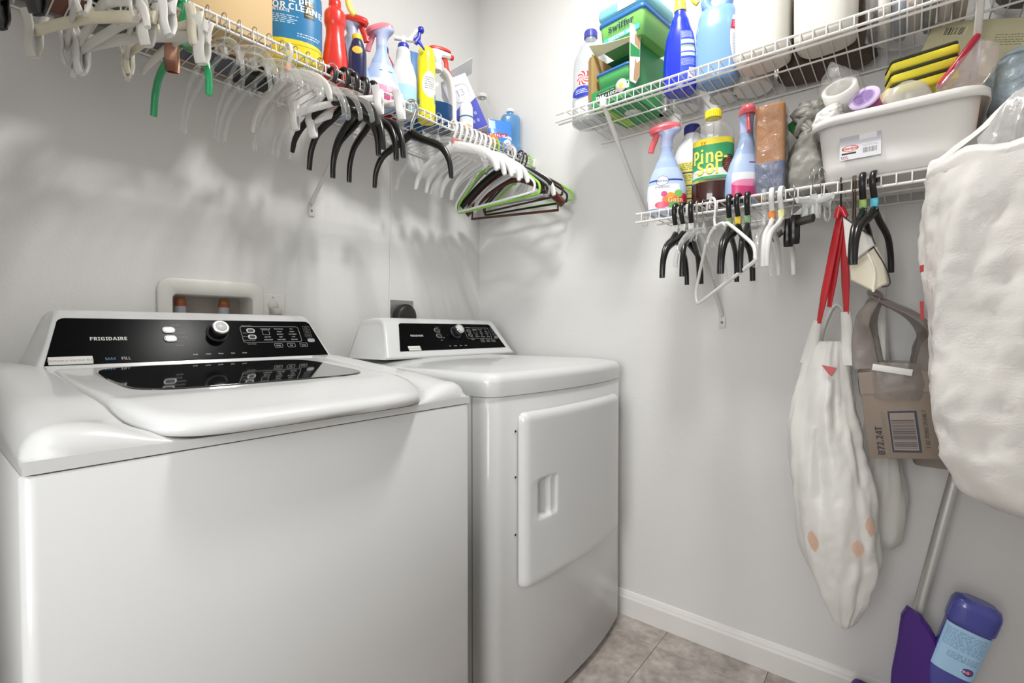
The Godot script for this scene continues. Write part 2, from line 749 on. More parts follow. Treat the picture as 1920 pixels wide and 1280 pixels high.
# ---------------------------------------------------------------- wire shelves
func wire_shelf(called: String, label: String, at: Transform3D, length: float, extra_rod: bool) -> Node3D:
	# local x along the wall, z out of the wall, y up; the deck lies at y = 0
	var t := thing(called, label, "shelf")
	t.transform = at
	var rails := [["front_rail", 0.0, 0.302, 0.0032], ["lip_rail", -0.024, 0.3045, 0.0032], ["back_rail", -0.003, 0.010, 0.003], ["middle_rail", -0.0042, 0.155, 0.0026]]
	if extra_rod:
		rails.append(["hanging_rail", -0.026, 0.286, 0.0030])
	for r in rails:
		var mb := MB.new()
		mb.tube([Vector3(0, r[1], r[2]), Vector3(length, r[1], r[2])], r[3], 8)
		obj(r[0], mb, shelf_white, t)
	var mb := MB.new()
	mb.tube([Vector3(0, 0.0015, 0.004), Vector3(0, 0.0015, 0.298), Vector3(0, 0.0005, 0.3035), Vector3(0, -0.004, 0.3065), Vector3(0, -0.025, 0.3075)], 0.0015, 6)
	var wire := mb.mesh()
	var n := int(length / 0.0254)
	for k in n:
		var o := inst("wire", wire, shelf_white, t)
		o.position.x = 0.012 + k * 0.0254
	# wall clips
	for k in int(length / 0.3):
		mb = MB.new()
		mb.rbox(Vector3(0.15 + 0.3 * k, 0.0, 0.007), Vector3(0.014, 0.016, 0.012), 0.003)
		obj("wall_clip", mb, shelf_white, t)
	return t

func brace(t: Node3D, xx: float) -> void:
	var mb := MB.new()
	mb.tube([Vector3(xx, -0.016, 0.30), Vector3(xx, -0.03, 0.285), Vector3(xx, -0.268, 0.012), Vector3(xx, -0.28, 0.006)], 0.0065, 10)
	var b := obj("brace", mb, mat("d9d7d2", 0.4), t)
	mb = MB.new()
	mb.rbox(Vector3(xx, -0.300, 0.0025), Vector3(0.02, 0.04, 0.004), 0.0015, 0.002)
	obj("foot_plate", mb, mat("d9d7d2", 0.4), b)
	mb = MB.new()
	mb.xf = T(Vector3(xx, -0.302, 0.0045), 90)
	mb.lathe([[0.001, 0.0], [0.0038, 0.0], [0.003, 0.002], [0.0008, 0.0026]], 10)
	obj("screw", mb, mat("8d8c88", 0.4, {"metal": 0.8}), b)
	mb = MB.new()
	mb.rbox(Vector3(xx, -0.010, 0.302), Vector3(0.02, 0.03, 0.014), 0.003)
	obj("clip", mb, mat("d5d6d6", 0.4), b)

func build_shelves() -> void:
	var a := wire_shelf("wire_shelf", "long white wire shelf above the washer and dryer", Transform3D(Basis.IDENTITY, Vector3(-1.84, 1.692, 0)), 1.825, false)
	brace(a, 1.84 - 0.787)
	brace(a, 0.35)
	var mb := MB.new()
	mb.rbox(Vector3(1.833, -0.012, 0.297), Vector3(0.012, 0.034, 0.026), 0.004)
	obj("end_bracket", mb, shelf_white, a)
	# local x runs to -z there
	var turn := Basis(Vector3(0, 0, -1), Vector3.UP, Vector3(-1, 0, 0))
	var b := wire_shelf("wire_shelf", "upper white wire shelf on the right wall", Transform3D(turn, Vector3(0, 1.69, 2.05)), 2.05 - 0.606, true)
	brace(b, 2.05 - 0.772)
	brace(b, 2.05 - 1.578)
	var c := wire_shelf("wire_shelf", "lower white wire shelf on the right wall with the white tub", Transform3D(turn, Vector3(0, 1.338, 2.05)), 2.05 - 0.877, false)
	brace(c, 2.05 - 1.027)
	brace(c, 2.05 - 1.75)

# ---------------------------------------------------------------- washer
func face_frame(cx: float) -> Transform3D:
	# the tilted front of a control console: x right, y up the slope, z out
	var a := Vector3(cx, 0.940, 0.250)
	var b := Vector3(cx, 1.040, 0.188)
	var up := (b - a).normalized()
	return Transform3D(Basis(Vector3.RIGHT, up, Vector3.RIGHT.cross(up)), (a + b) / 2)

func console(t: Node3D, cx: float, wb: float, wt: float) -> void:
	var mb := MB.new()
	var prof := [[0.262, 0.922], [0.256, 0.932], [0.250, 0.940], [0.219, 0.990], [0.191, 1.036], [0.180, 1.0465], [0.165, 1.052], [0.120, 1.052], [0.070, 1.046], [0.058, 1.03], [0.055, 0.922]]
	var rings := []
	for s in [[-1.0, 0.92, 0.035], [-0.99, 0.97, 0.012], [-0.975, 0.995, 0.003], [-0.94, 1.0, 0.0], [0.0, 1.0, 0.0], [0.94, 1.0, 0.0], [0.975, 0.995, 0.003], [0.99, 0.97, 0.012], [1.0, 0.92, 0.035]]:
		var ring := PackedVector3Array()
		for p in prof:
			var f: float = clampf((p[1] - 0.922) / 0.13, 0.0, 1.0)
			var w := lerpf(wb, wt, pow(f, 0.8))
			var zz: float = lerpf(0.15, p[0], s[1])
			var yy: float = p[1] - s[2] * f * 0.6
			ring.append(Vector3(cx + s[0] * w, yy, zz))
		rings.append(ring)
	mb.loft(rings)
	obj("console", mb, white_enamel, t)

func knob(parent: Node3D, at: Transform3D, r: float) -> void:
	var q := at * T(Vector3.ZERO, 90)
	var mb := MB.new()
	mb.xf = q
	mb.lathe([[r * 1.22, 0.0], [r * 1.22, 0.0015], [r * 1.1, 0.003], [0.001, 0.003]], 32)
	var k := obj("knob", mb, mat("2b2b2c", 0.3), parent)
	mb = MB.new()
	mb.xf = q
	mb.lathe([[r, 0.003], [r * 0.97, 0.022], [r * 0.9, 0.024], [0.001, 0.024]], 32)
	obj("knob_skirt", mb, mat("1c1c1d", 0.25), k)
	mb = MB.new()
	mb.xf = q
	mb.lathe([[r * 0.93, 0.0238], [r * 0.93, 0.027], [r * 0.86, 0.0295], [r * 0.78, 0.0295]], 32)
	obj("knob_ring", mb, mat("d8d8d8", 0.15, {"metal": 1.0}), k)
	mb = MB.new()
	mb.xf = q
	mb.lathe([[r * 0.80, 0.0255], [r * 0.8, 0.0285], [r * 0.5, 0.031], [0.001, 0.0318]], 32)
	obj("knob_cap", mb, mat("cfcfcd", 0.3), k)

func pill(parent: Node3D, at: Transform3D, w: float, h: float, m: Material, d := 0.002, called := "button") -> void:
	var mb := MB.new()
	mb.xf = at * T(Vector3(0, 0, d / 2), 90)
	mb.rbox(Vector3.ZERO, Vector3(w, d, h), minf(w, h) * 0.45, d * 0.4, 4)
	obj(called, mb, m, parent)

func frame_line(parent: Node3D, at: Transform3D, w: float, h: float, r: float, th: float, m: Material) -> void:
	var mb := MB.new()
	mb.xf = at
	var path := []
	var pts := mb.rr(w, h, r, 3)
	for p in pts:
		path.append(Vector3(p.x, p.y, 0.0004))
	path.append(path[0])
	mb.tube(path, th / 2, 4, 0.0003, Vector3(0, 0, 1))
	obj("printed_frame", mb, m, parent)

func control_panel(t: Node3D, cx: float, wb: float, wt: float, washer: bool, k: float) -> void:
	var fr := face_frame(cx)
	var panel_mat := mat("0d0d0e", 0.2, {"spec": 0.12})
	var mb := MB.new()
	mb.xf = fr
	var hh := 0.0525
	var poly := PackedVector2Array([Vector2(-wb, -hh), Vector2(wb, -hh)])
	for c in [[wt, 1], [-wt, -1]]:
		for i in 5:
			var a: float = PI / 2 * i / 4.0
			if c[1] == 1:
				poly.append(Vector2(c[0] - 0.014 + 0.014 * cos(a), hh - 0.014 + 0.014 * sin(a)))
			else:
				poly.append(Vector2(c[0] + 0.014 - 0.014 * sin(a), hh - 0.014 + 0.014 * cos(a)))
	mb.prism(poly, 0.003, 0.0006)
	var p := obj("control_panel", mb, panel_mat, t)
	fr = fr * T(Vector3(0, 0, 0.0016))
	var silver := mat("c9c9c8", 0.4)
	var grey := mat("8f8f8e", 0.5)
	var chrome := mat("8a8a8a", 0.45, {"metal": 0.8})
	txt(p, "FRIGIDAIRE", 0.0078 * k, fr * T(Vector3(-wb * 0.645, 0.004, 0)), silver)
	var kx := wb * 0.07
	knob(p, fr * T(Vector3(kx, 0.016, 0)), 0.0195)
	for y in [0.024, 0.002]:
		pill(p, fr * T(Vector3(-wb * 0.27, y, 0)), 0.025, 0.017, chrome)
		pill(p, fr * T(Vector3(-wb * 0.27, y, 0.0015)), 0.019, 0.011, mat("3a3a3b", 0.2, {"metal": 0.7}), 0.0012)
	var left := ["Normal", "Delicates", "Hand Wash", "Active Wear", "Casual", "Whites"] if washer else ["Normal", "Delicates", "Towels", "Casual", "Heavy Duty", "Quick"]
	var right := ["Heavy Duty", "Bulky", "Quick Wash", "Rinse & Spin", "Drain & Spin", "Tub Clean"] if washer else ["Sanitize", "Jeans", "Active", "Air Dry", "Timed", "Freshen"]
	for i in 6:
		var yy := 0.0375 - 0.0105 * i
		txt(p, left[i], 0.0034, fr * T(Vector3(kx - 0.088, yy, 0)), grey, sans, -1)
		txt(p, right[i], 0.0034, fr * T(Vector3(kx + 0.082, yy, 0)), grey, sans, 1)
	for i in 5:
		txt(p, ["Soak", "Wash", "Rinse", "Spin", "Done"][i] if washer else ["Wet", "Drying", "Cool", "Done", ""][i], 0.0032, fr * T(Vector3(kx - 0.055 + 0.026 * i, -0.039, 0)), silver, sans)
	frame_line(p, fr * T(Vector3(wb * 0.52, 0.012, 0)), wb * 0.52, 0.046, 0.006, 0.0009, silver)
	for y in [0.022, 0.004]:
		pill(p, fr * T(Vector3(wb * 0.34, y, 0)), 0.021, 0.014, chrome)
		pill(p, fr * T(Vector3(wb * 0.34, y, 0.0015)), 0.014, 0.008, mat("3a3a3b", 0.2, {"metal": 0.7}), 0.0012)
	frame_line(p, fr * T(Vector3(wb * 0.47, 0.018, 0)), 0.017, 0.014, 0.002, 0.0008, silver)
	var cols := [["Control Lock", "", "", "Max Fill", "Delay Start"], ["Extra Heavy", "Heavy", "Medium", "Light", "Extra Light"], ["Hot", "Warm", "Eco Warm", "Cold", "Tap Cold"]]
	for c in 3:
		for i in 5:
			if cols[c][i] != "":
				txt(p, cols[c][i], 0.0032, fr * T(Vector3(wb * (0.475 + 0.118 * c), 0.0285 - 0.008 * i, 0)), silver, sans)
	for i in 3:
		frame_line(p, fr * T(Vector3(wb * (0.55 + 0.117 * i), -0.021, 0)), 0.020, 0.011, 0.002, 0.0008, silver)
		txt(p, ["Delay", "Soil", "Temp"][i] if washer else ["Time", "Level", "Temp"][i], 0.0034, fr * T(Vector3(wb * (0.55 + 0.117 * i), -0.021, 0)), silver, sans)
	for i in 3:
		frame_line(p, fr * T(Vector3(wb * 0.86, 0.032 - 0.0125 * i, 0)), 0.018, 0.0095, 0.002, 0.0007, grey)
		txt(p, ["Soak", "Rinse", "Chime"][i], 0.003, fr * T(Vector3(wb * 0.86, 0.032 - 0.0125 * i, 0)), grey, sans)
	pill(p, fr * T(Vector3(wb * 0.87, -0.008, 0)), 0.021, 0.012, chrome)
	# protective-film sticker
	var sw := 0.064 if washer else 0.05
	mb = MB.new()
	mb.xf = fr * T(Vector3(-wb + sw / 2 + 0.006 + (0.0 if washer else 0.03), -hh + 0.009, 0.0003))
	mb.rbox(Vector3.ZERO, Vector3(sw, 0.017, 0.0006), 0.0005, 0.0002)
	var s := obj("sticker", mb, mat("dddcd8", 0.6), p)
	txt(s, "Remove protective film", 0.0046 * (1.0 if washer else 0.8), fr * T(Vector3(-wb + sw / 2 + 0.006 + (0.0 if washer else 0.03), -hh + 0.009, 0.0007)), mat("a3a2a0", 0.6), sans)
	if washer:
		txt(p, "MAX", 0.0062, fr * T(Vector3(-wb * 0.655, -0.0425, 0)), mat("4d80b4", 0.5), sans, 0)
		txt(p, "FILL", 0.0062, fr * T(Vector3(-wb * 0.595, -0.0425, 0)), silver, sans, -1)

func build_washer() -> void:
	var cx := -1.183
	var t := thing("washing_machine", "white top-loading washing machine with black console and wide lid", "washer", Vector3.ZERO)
	var mb := MB.new()
	var rings := []
	for y in [0.018, 0.019, 0.851, 0.8535]:
		var ring := PackedVector3Array()
		var ins := 0.002 if y < 0.0185 or y > 0.853 else 0.0
		for p in mb.rr(0.688 - 2 * ins, 0.694 - 2 * ins, 0.014, 4):
			ring.append(Vector3(cx + p.x, y, 0.397 + p.y))
		rings.append(ring)
	mb.loft(rings)
	obj("cabinet", mb, white_enamel, t)
	for sx in [-1, 1]:
		for sz in [0.10, 0.69]:
			mb = MB.new()
			mb.lathe([[0.02, 0.0], [0.022, 0.004], [0.022, 0.012], [0.012, 0.014], [0.012, 0.02]], 12, Vector3(cx + sx * 0.29, 0, sz))
			obj("foot", mb, mat("2a2a2a", 0.6), t)
	# top panel: a moulded skin with a channel for the lid
	var W := 0.342
	var xs := []
	for v in [0.0, 0.002, 0.006, 0.012, 0.02, 0.03, 0.042, 0.055, 0.068, 0.076, 0.081, 0.084, 0.086, 0.088, 0.091, 0.095, 0.102, 0.112, 0.125, 0.14, 0.16, 0.2, 0.25, 0.3]:
		xs.append(-W + v)
	for k in range(xs.size() - 1, -1, -1):
		xs.append(-xs[k])
	var zs := [0.052, 0.06, 0.075, 0.10, 0.14, 0.2, 0.25, 0.27, 0.28, 0.3, 0.35, 0.4, 0.45, 0.5, 0.54, 0.58, 0.61, 0.635, 0.655, 0.67, 0.685, 0.695, 0.705, 0.713, 0.720, 0.726, 0.731, 0.7355, 0.7395, 0.742, 0.7435, 0.744]
	var top := func(x: float, z: float) -> Vector3:
		var base := lerpf(0.946, 0.918, smoothstep(0.20, 0.64, z)) - 0.016 * smoothstep(0.56, 0.73, z)
		var r := 0.032
		var dx: float = clampf((r - (W - absf(x))) / r, 0.0, 1.0)
		var dz: float = clampf((r - (0.744 - z)) / r, 0.0, 1.0)
		var d := minf(1.0, sqrt(dx * dx + dz * dz))
		var y := base - r * (1.0 - sqrt(maxf(0.0, 1.0 - d * d)))
		# lid channel
		var s := pow(pow(absf(x) / 0.2585, 6.0) + pow(maxf(z - 0.262, 0.0) / 0.508, 6.0), 1.0 / 6.0)
		y -= 0.030 * (1.0 - smoothstep(0.985, 1.0, s)) * (1.0 - smoothstep(0.66, 0.72, z))
		# finger channel below the front of the lid
		y = minf(y, lerpf(y, 0.867, (1.0 - smoothstep(0.16, 0.30, absf(x))) * smoothstep(0.62, 0.70, z)))
		return Vector3(cx + x, maxf(y, 0.8555), z)
	var bot := func(x: float, z: float) -> Vector3:
		return Vector3(cx + x, 0.8553, z)
	mb = MB.new()
	mb.slab(top, bot, xs, zs)
	obj("top_panel", mb, white_enamel, t)
	# lid
	var us := []
	for k in 41:
		var q := -1.0 + 2.0 * k / 40.0
		us.append(signf(q) * (1.0 - pow(1.0 - absf(q), 1.6)))
	var vs := []
	for k in 43:
		vs.append(1.0 - pow(1.0 - k / 42.0, 2.2))
	var lid_at := func(u: float, v: float, up: bool) -> Vector3:
		var w := 0.254 * pow(maxf(1.0 - pow(v, 6.0), 0.0), 1.0 / 6.0)
		var x := u * w
		var z := 0.272 + 0.495 * v
		var s := pow(pow(absf(x) / 0.254, 6.0) + pow(v, 6.0), 1.0 / 6.0)
		var d := (1.0 - s) * 0.30
		var crest := 0.940 - 0.023 * minf(v / 0.68, 1.0)
		crest -= 0.021 * smoothstep(0.70, 1.02, v)
		if not up:
			return Vector3(cx + x, crest - 0.024, z)
		var r := 0.016
		if d < r:
			crest -= r - sqrt(maxf(0.0, r * r - (r - d) * (r - d)))
		return Vector3(cx + x, crest, z)
	mb = MB.new()
	mb.slab(func(u, v): return lid_at.call(u, v, true), func(u, v): return lid_at.call(u, v, false), us, vs)
	var lid := obj("lid", mb, white_enamel, t)
	# smoked glass let into the lid
	mb = MB.new()
	var ring0 := PackedVector3Array()
	var ring1 := PackedVector3Array()
	var ring2 := PackedVector3Array()
	for k in 72:
		var a := TAU * k / 72.0
		var q := Vector2(signf(cos(a)) * pow(absf(cos(a)), 0.36) * 0.207, signf(sin(a)) * pow(absf(sin(a)), 0.36) * 0.135)
		ring0.append(Vector3(cx + q.x, 0.926 - 0.0683 * (q.y + 0.135), 0.445 + q.y * 1.08))
		ring1.append(Vector3(cx + q.x, 0.9402 - 0.0683 * 1.08 * (q.y + 0.135), 0.445 + q.y * 1.08))
		ring2.append(Vector3(cx + q.x * 0.992, 0.9408 - 0.0683 * 1.08 * (q.y * 0.992 + 0.135), 0.445 + q.y * 1.07))
	mb.loft([ring0, ring1, ring2])
	obj("lid_glass", mb, mat("222426", 0.03, {"coat": 1.0}), lid)
	console(t, -1.160, 0.305, 0.262)
	control_panel(t, -1.160, 0.282, 0.258, true, 1.0)

# ---------------------------------------------------------------- dryer
const DX := -0.386
func dryer_front(x: float) -> float:
	return 0.702 + 0.040 * (1.0 - pow(absf(x) / 0.346, 2.2))

func dryer_ring(y: float, ins: float, zback := 0.05) -> PackedVector3Array:
	var out := PackedVector3Array()
	var w := 0.346 - ins
	var r := maxf(0.045 - ins, 0.004)
	# left side, rounded corner, bowed front, rounded corner, right side
	out.append(Vector3(DX - w, y, zback + ins))
	out.append(Vector3(DX - w, y, 0.4))
	for k in 7:
		var a := PI / 2 * k / 6.0
		var x := -w + r * (1.0 - cos(a))
		out.append(Vector3(DX + x, y, dryer_front(w - r) - ins - r * (1.0 - sin(a))))
	for k in range(1, 16):
		var x := lerpf(-(w - r), w - r, k / 16.0)
		out.append(Vector3(DX + x, y, dryer_front(x) - ins))
	for k in 7:
		var a := PI / 2 * (1.0 - k / 6.0)
		var x := w - r * (1.0 - cos(a))
		out.append(Vector3(DX + x, y, dryer_front(w - r) - ins - r * (1.0 - sin(a))))
	out.append(Vector3(DX + w, y, 0.4))
	out.append(Vector3(DX + w, y, zback + ins))
	return out

func build_dryer() -> void:
	var t := thing("clothes_dryer", "white front-loading dryer with bowed front in the corner", "dryer", Vector3.ZERO)
	var mb := MB.new()
	mb.loft([dryer_ring(0.022, 0.003), dryer_ring(0.025, 0.0), dryer_ring(0.845, 0.0), dryer_ring(0.849, 0.003)])
	obj("cabinet", mb, white_enamel, t)
	for sx in [-1, 1]:
		for sz in [0.10, 0.60]:
			mb = MB.new()
			mb.lathe([[0.02, 0.0], [0.022, 0.004], [0.022, 0.012], [0.012, 0.014], [0.012, 0.024]], 12, Vector3(DX + sx * 0.29, 0, sz))
			obj("foot", mb, mat("2a2a2a", 0.6), t)
	# seam between side panel and front panel
	mb = MB.new()
	mb.box(Vector3(DX - 0.3461, 0.437, 0.647), Vector3(0.0006, 0.82, 0.0022))
	obj("panel_seam", mb, mat("77787a", 0.6), t)
	mb = MB.new()
	var rings := [dryer_ring(0.8505, -0.002)]
	for k in 7:
		var a := PI / 2 * k / 6.0
		rings.append(dryer_ring(0.884 + 0.024 * sin(a), -0.004 + 0.028 * (1.0 - cos(a))))
	for p in [[0.06, 0.914], [0.12, 0.919], [0.2, 0.923], [0.28, 0.924]]:
		rings.append(dryer_ring(p[1], p[0]))
	mb.loft(rings)
	obj("top_panel", mb, white_enamel, t)
	console(t, DX, 0.312, 0.268)
	control_panel(t, DX + 0.01, 0.258, 0.225, false, 0.9)
	# door: a skin bowed like the front, with the scooped handle pressed into it
	var x0 := -0.262
	var x1 := 0.248
	var y0 := 0.362
	var y1 := 0.806
	var xs := []
	var ys := []
	for v in [0.0, 0.001, 0.003, 0.007, 0.012, 0.018, 0.024, 0.034]:
		xs.append(x0 + v)
		ys.append(y0 + v)
	for v in [0.0345, 0.038, 0.044, 0.052, 0.062, 0.072, 0.082, 0.092, 0.0965, 0.098, 0.1005, 0.108, 0.116, 0.119, 0.121, 0.124, 0.13, 0.15, 0.17, 0.2]:
		xs.append(x0 + v)
	for v in [0.25, 0.3, 0.35, 0.4, 0.45]:
		xs.append(x0 + v)
	for v in [0.06, 0.1, 0.14, 0.164, 0.168, 0.172, 0.18, 0.192, 0.2, 0.22, 0.24, 0.262, 0.27, 0.274, 0.278, 0.284, 0.3, 0.33, 0.37, 0.4]:
		ys.append(y0 + v)
	for v in [0.034, 0.024, 0.018, 0.012, 0.007, 0.003, 0.001, 0.0]:
		xs.append(x1 - v)
		ys.append(y1 - v)
	var outer := func(x: float, y: float) -> Vector3:
		var r := 0.02
		var ex := minf(x - x0, x1 - x)
		var ey := minf(y - y0, y1 - y)
		var dx := clampf((r - ex) / r, 0.0, 1.0)
		var dy := clampf((r - ey) / r, 0.0, 1.0)
		var d := minf(1.0, sqrt(dx * dx + dy * dy))
		var out := 0.026 - 0.018 * (1.0 - sqrt(maxf(0.0, 1.0 - d * d)))
		if d >= 1.0:
			out = 0.008
		# corner cut: pull grid corners in
		var px := x
		var py := y
		if dx > 0.0 and dy > 0.0:
			var l := sqrt(dx * dx + dy * dy)
			if l > 1.0:
				px = x + signf(-x) * r * dx * (1.0 - 1.0 / l)
				py = y + (1.0 if y < 0.58 else -1.0) * r * dy * (1.0 - 1.0 / l)
		# scooped handle
		var hx := x - x0
		var hy := y - y0
		if hx > 0.0335 and hx < 0.122 and hy > 0.167 and hy < 0.275:
			var e := minf(minf(hy - 0.167, 0.275 - hy) / 0.012, 1.0)
			var dep := smoothstep(0.036, 0.092, hx) * 0.030
			if hx > 0.0975:
				dep = 0.006 * (1.0 - smoothstep(0.117, 0.122, hx))
			dep = maxf(dep, 0.0015 * e)
			out -= dep * smoothstep(0.0, 1.0, e)
		return Vector3(DX + px, py, dryer_front(px) + out)
	var inner := func(x: float, y: float) -> Vector3:
		var p: Vector3 = outer.call(x, y)
		return Vector3(p.x, p.y, dryer_front(p.x - DX) - 0.004 if absf(p.x - DX) < 0.0 else dryer_front(p.x - DX) + 0.0045)
	mb = MB.new()
	mb.slab(outer, inner, xs, ys)
	var door := obj("door", mb, white_enamel, t)
	mb = MB.new()   # rubber seal behind the door
	var seal := func(x: float, y: float) -> Vector3:
		return Vector3(DX + x, y, dryer_front(x) + 0.0042)
	var seal_in := func(x: float, y: float) -> Vector3:
		return Vector3(DX + x, y, dryer_front(x) - 0.002)
	mb.slab(seal, seal_in, span(x0 + 0.012, x1 - 0.012, 12), span(y0 + 0.012, y1 - 0.012, 2))
	obj("door_seal", mb, mat("4a4a4a", 0.7), door)
	for y in [0.72, 0.52]:
		mb = MB.new()
		mb.rbox(Vector3(DX + 0.292, y, dryer_front(0.292) + 0.0003), Vector3(0.0035, 0.056, 0.002), 0.0008)
		obj("hinge_slot", mb, dark_slot, t)
	for y in [0.76, 0.645, 0.50]:
		mb = MB.new()
		mb.xf = T(Vector3(DX + x0 - 0.004, y, dryer_front(x0 - 0.004)), 90)
		mb.lathe([[0.001, 0.0], [0.0032, 0.0], [0.0028, 0.0012], [0.001, 0.0014]], 10)
		obj("screw", mb, dark_slot, t)

# ---------------------------------------------------------------- fittings on the walls
func build_wall_fittings() -> void:
	# recessed valve box
	var t := thing("washer_valve_box", "white recessed water valve box in the wall above the washer", "valve box", Vector3(-1.07, 1.03, 0))
	var mb := MB.new()
	var o := mb.rr(0.262, 0.235, 0.03, 5)
	var i := mb.rr(0.196, 0.15, 0.012, 5)
	var rings := []
	for s in [[i, -0.08, 0.0], [i, 0.006, 0.0], [i, 0.009, 0.003], [o, 0.009, -0.003], [o, 0.007, -0.0005], [o, 0.0005, 0.0]]:
		var ring := PackedVector3Array()
		for p in s[0]:
			var q: Vector2 = p + p.normalized() * s[2]
			ring.append(Vector3(q.x, q.y, s[1]))
		rings.append(ring)
	mb.loft(rings, false, false)
	obj("frame", mb, mat("dddbd6", 0.4), t)
	mb = MB.new()
	mb.box(Vector3(0, 0, -0.083), Vector3(0.198, 0.152, 0.004))
	obj("back_plate", mb, mat("bfb8ae", 0.6), t)
	for k in 2:
		var x: float = [-0.067, 0.04][k]
		mb = MB.new()
		mb.lathe([[0.009, -0.06], [0.009, 0.0], [0.013, 0.004], [0.013, 0.066], [0.010, 0.070], [0.001, 0.071]], 16, Vector3(x, 0.0, -0.04))
		var v := obj("water_hammer_arrestor", mb, mat("c98a62", 0.3, {"metal": 0.9}), t)
		mb = MB.new()
		mb.lathe([[0.0134, 0.006], [0.0134, 0.048]], 16, Vector3(x, 0.0, -0.04))
		obj("label", mb, mat("c9ccd6", 0.5), v)
		mb = MB.new()
		mb.lathe([[0.0137, 0.046], [0.0137, 0.056]], 16, Vector3(x, 0.0, -0.04))
		obj("label_band", mb, mat("b5604a", 0.5), v)
		mb = MB.new()
		mb.rbox(Vector3(x + 0.006, 0.022, -0.022), Vector3(0.05, 0.004, 0.012), 0.002)
		obj("handle", mb, mat(["6a2722", "2b3358"][k], 0.4), v)
	# outlet with a white cover plate
	t = thing("wall_outlet", "white outlet cover plate beside the valve box", "outlet", Vector3(-0.912, 1.062, 0))
	mb = MB.new()
	mb.xf = T(Vector3(0, 0, 0.003), 90)
	mb.rbox(Vector3.ZERO, Vector3(0.072, 0.006, 0.116), 0.004, 0.003)
	obj("cover_plate", mb, mat("dfddd9", 0.4), t)
	for y in [0.028, -0.02]:
		mb = MB.new()
		mb.xf = T(Vector3(0.0, y - 0.006, 0.006), 90)
		mb.lathe([[0.016, 0.0], [0.016, 0.0015], [0.001, 0.0015]], 18)
		obj("socket", mb, mat("cfcdc8", 0.4), t)
	mb = MB.new()
	mb.xf = T(Vector3(0.0, 0.047, 0.006), 90)
	mb.lathe([[0.0025, 0.0], [0.002, 0.001], [0.0006, 0.0012]], 8)
	obj("screw", mb, mat("a5a39f", 0.4), t)
	mb = MB.new()
	mb.rbox(Vector3(0.002, 0.004, 0.02), Vector3(0.028, 0.022, 0.028), 0.006)
	obj("plug", mb, mat("b9b7b3", 0.5), t)
	# dryer outlet
	t = thing("dryer_outlet", "grey metal dryer outlet plate above the dryer console", "outlet", Vector3(-0.432, 1.07, 0))
	mb = MB.new()
	mb.xf = T(Vector3(0, 0, 0.002), 90)
	mb.rbox(Vector3.ZERO, Vector3(0.108, 0.004, 0.108), 0.003, 0.001)
	obj("cover_plate", mb, mat("9b9a97", 0.35, {"metal": 0.7}), t)
	t = thing("power_plug", "black round dryer plug in the grey outlet plate", "plug", Vector3(-0.432, 1.07, 0))
	mb = MB.new()
	mb.xf = T(Vector3(0.0, -0.008, 0.004), 90)
	mb.lathe([[0.044, 0.0], [0.046, 0.008], [0.045, 0.026], [0.036, 0.034], [0.03, 0.036], [0.001, 0.036]], 24)
	obj("plug_body", mb, mat("1d1c1b", 0.45), t)
	mb = MB.new()
	mb.tube(curve([Vector3(0.0, -0.02, 0.03), Vector3(0.0, -0.05, 0.035), Vector3(0.0, -0.2, 0.02), Vector3(0.02, -0.4, 0.02)]), 0.011, 8)
	obj("cord", mb, mat("1d1c1b", 0.5), t)
	for y in [0.035, 0.02]:
		mb = MB.new()
		mb.xf = T(Vector3(0.0, -0.008, y * 0.8), 90)
		mb.lathe([[0.0462, 0.0], [0.0475, 0.0015], [0.0462, 0.003]], 24)
		obj("rib", mb, mat("151514", 0.5), t)
	# thin white cord running down the wall
	mb = MB.new()
	mb.tube([Vector3(-0.474, 1.69, 0.003), Vector3(-0.478, 1.55, 0.0025), Vector3(-0.483, 1.35, 0.0025), Vector3(-0.489, 1.02, 0.0025)], 0.0016, 6)
	tag(obj("telephone_wire", mb, mat("edebe7", 0.5)), "thin white cord running down the back wall to the dryer outlet", "wire")

# ---------------------------------------------------------------- bottles and packets
func img(w: int, h: int, bg: String) -> Image:
	var i := Image.create(w, h, false, Image.FORMAT_RGB8)
	i.fill(hexc(bg))
	return i

func rect(i: Image, x: float, y: float, w: float, h: float, c: String) -> void:
	var W := i.get_width()
	var H := i.get_height()
	i.fill_rect(Rect2i(int(x * W), int(y * H), maxi(int(w * W), 1), maxi(int(h * H), 1)), hexc(c))

func disc(i: Image, cx: float, cy: float, rx: float, ry: float, c: String) -> void:
	var W := i.get_width()
	var H := i.get_height()
	for y in range(maxi(0, int((cy - ry) * H)), mini(H, int((cy + ry) * H) + 1)):
		for x in range(maxi(0, int((cx - rx) * W)), mini(W, int((cx + rx) * W) + 1)):
			var u := (float(x) / W - cx) / rx
			var v := (float(y) / H - cy) / ry
			if u * u + v * v <= 1.0:
				i.set_pixel(x, y, hexc(c))

# rows of fine print, too small to read
func fine(i: Image, x: float, y: float, w: float, h: float, rows: int, c: String, seed_ := 1) -> void:
	var rng := RandomNumberGenerator.new()
	rng.seed = seed_
	for r in rows:
		var xx := x
		while xx < x + w * rng.randf_range(0.85, 1.0):
			var l := rng.randf_range(0.02, 0.06) * w * 2.0
			rect(i, xx, y + h * r / rows, minf(l, x + w - xx), h / rows * 0.45, c)
			xx += l + 0.02 * w

func bars(i: Image, x: float, y: float, w: float, h: float, n: int, vertical := true, c := "141414", seed_ := 2) -> void:
	var rng := RandomNumberGenerator.new()
	rng.seed = seed_
	for k in n:
		var a := float(k) / n
		var th := rng.randf_range(0.25, 0.75) / n
		if vertical:
			rect(i, x + w * a, y, w * th, h, c)
		else:
			rect(i, x, y + h * a, w, h * th, c)

func body(t: Node3D, secs: Array, m: Material, called := "bottle_body", n := 32, sub := 4) -> MeshInstance3D:
	var mb := MB.new()
	mb.se(secs, n, sub)
	return obj(called, mb, m, t)

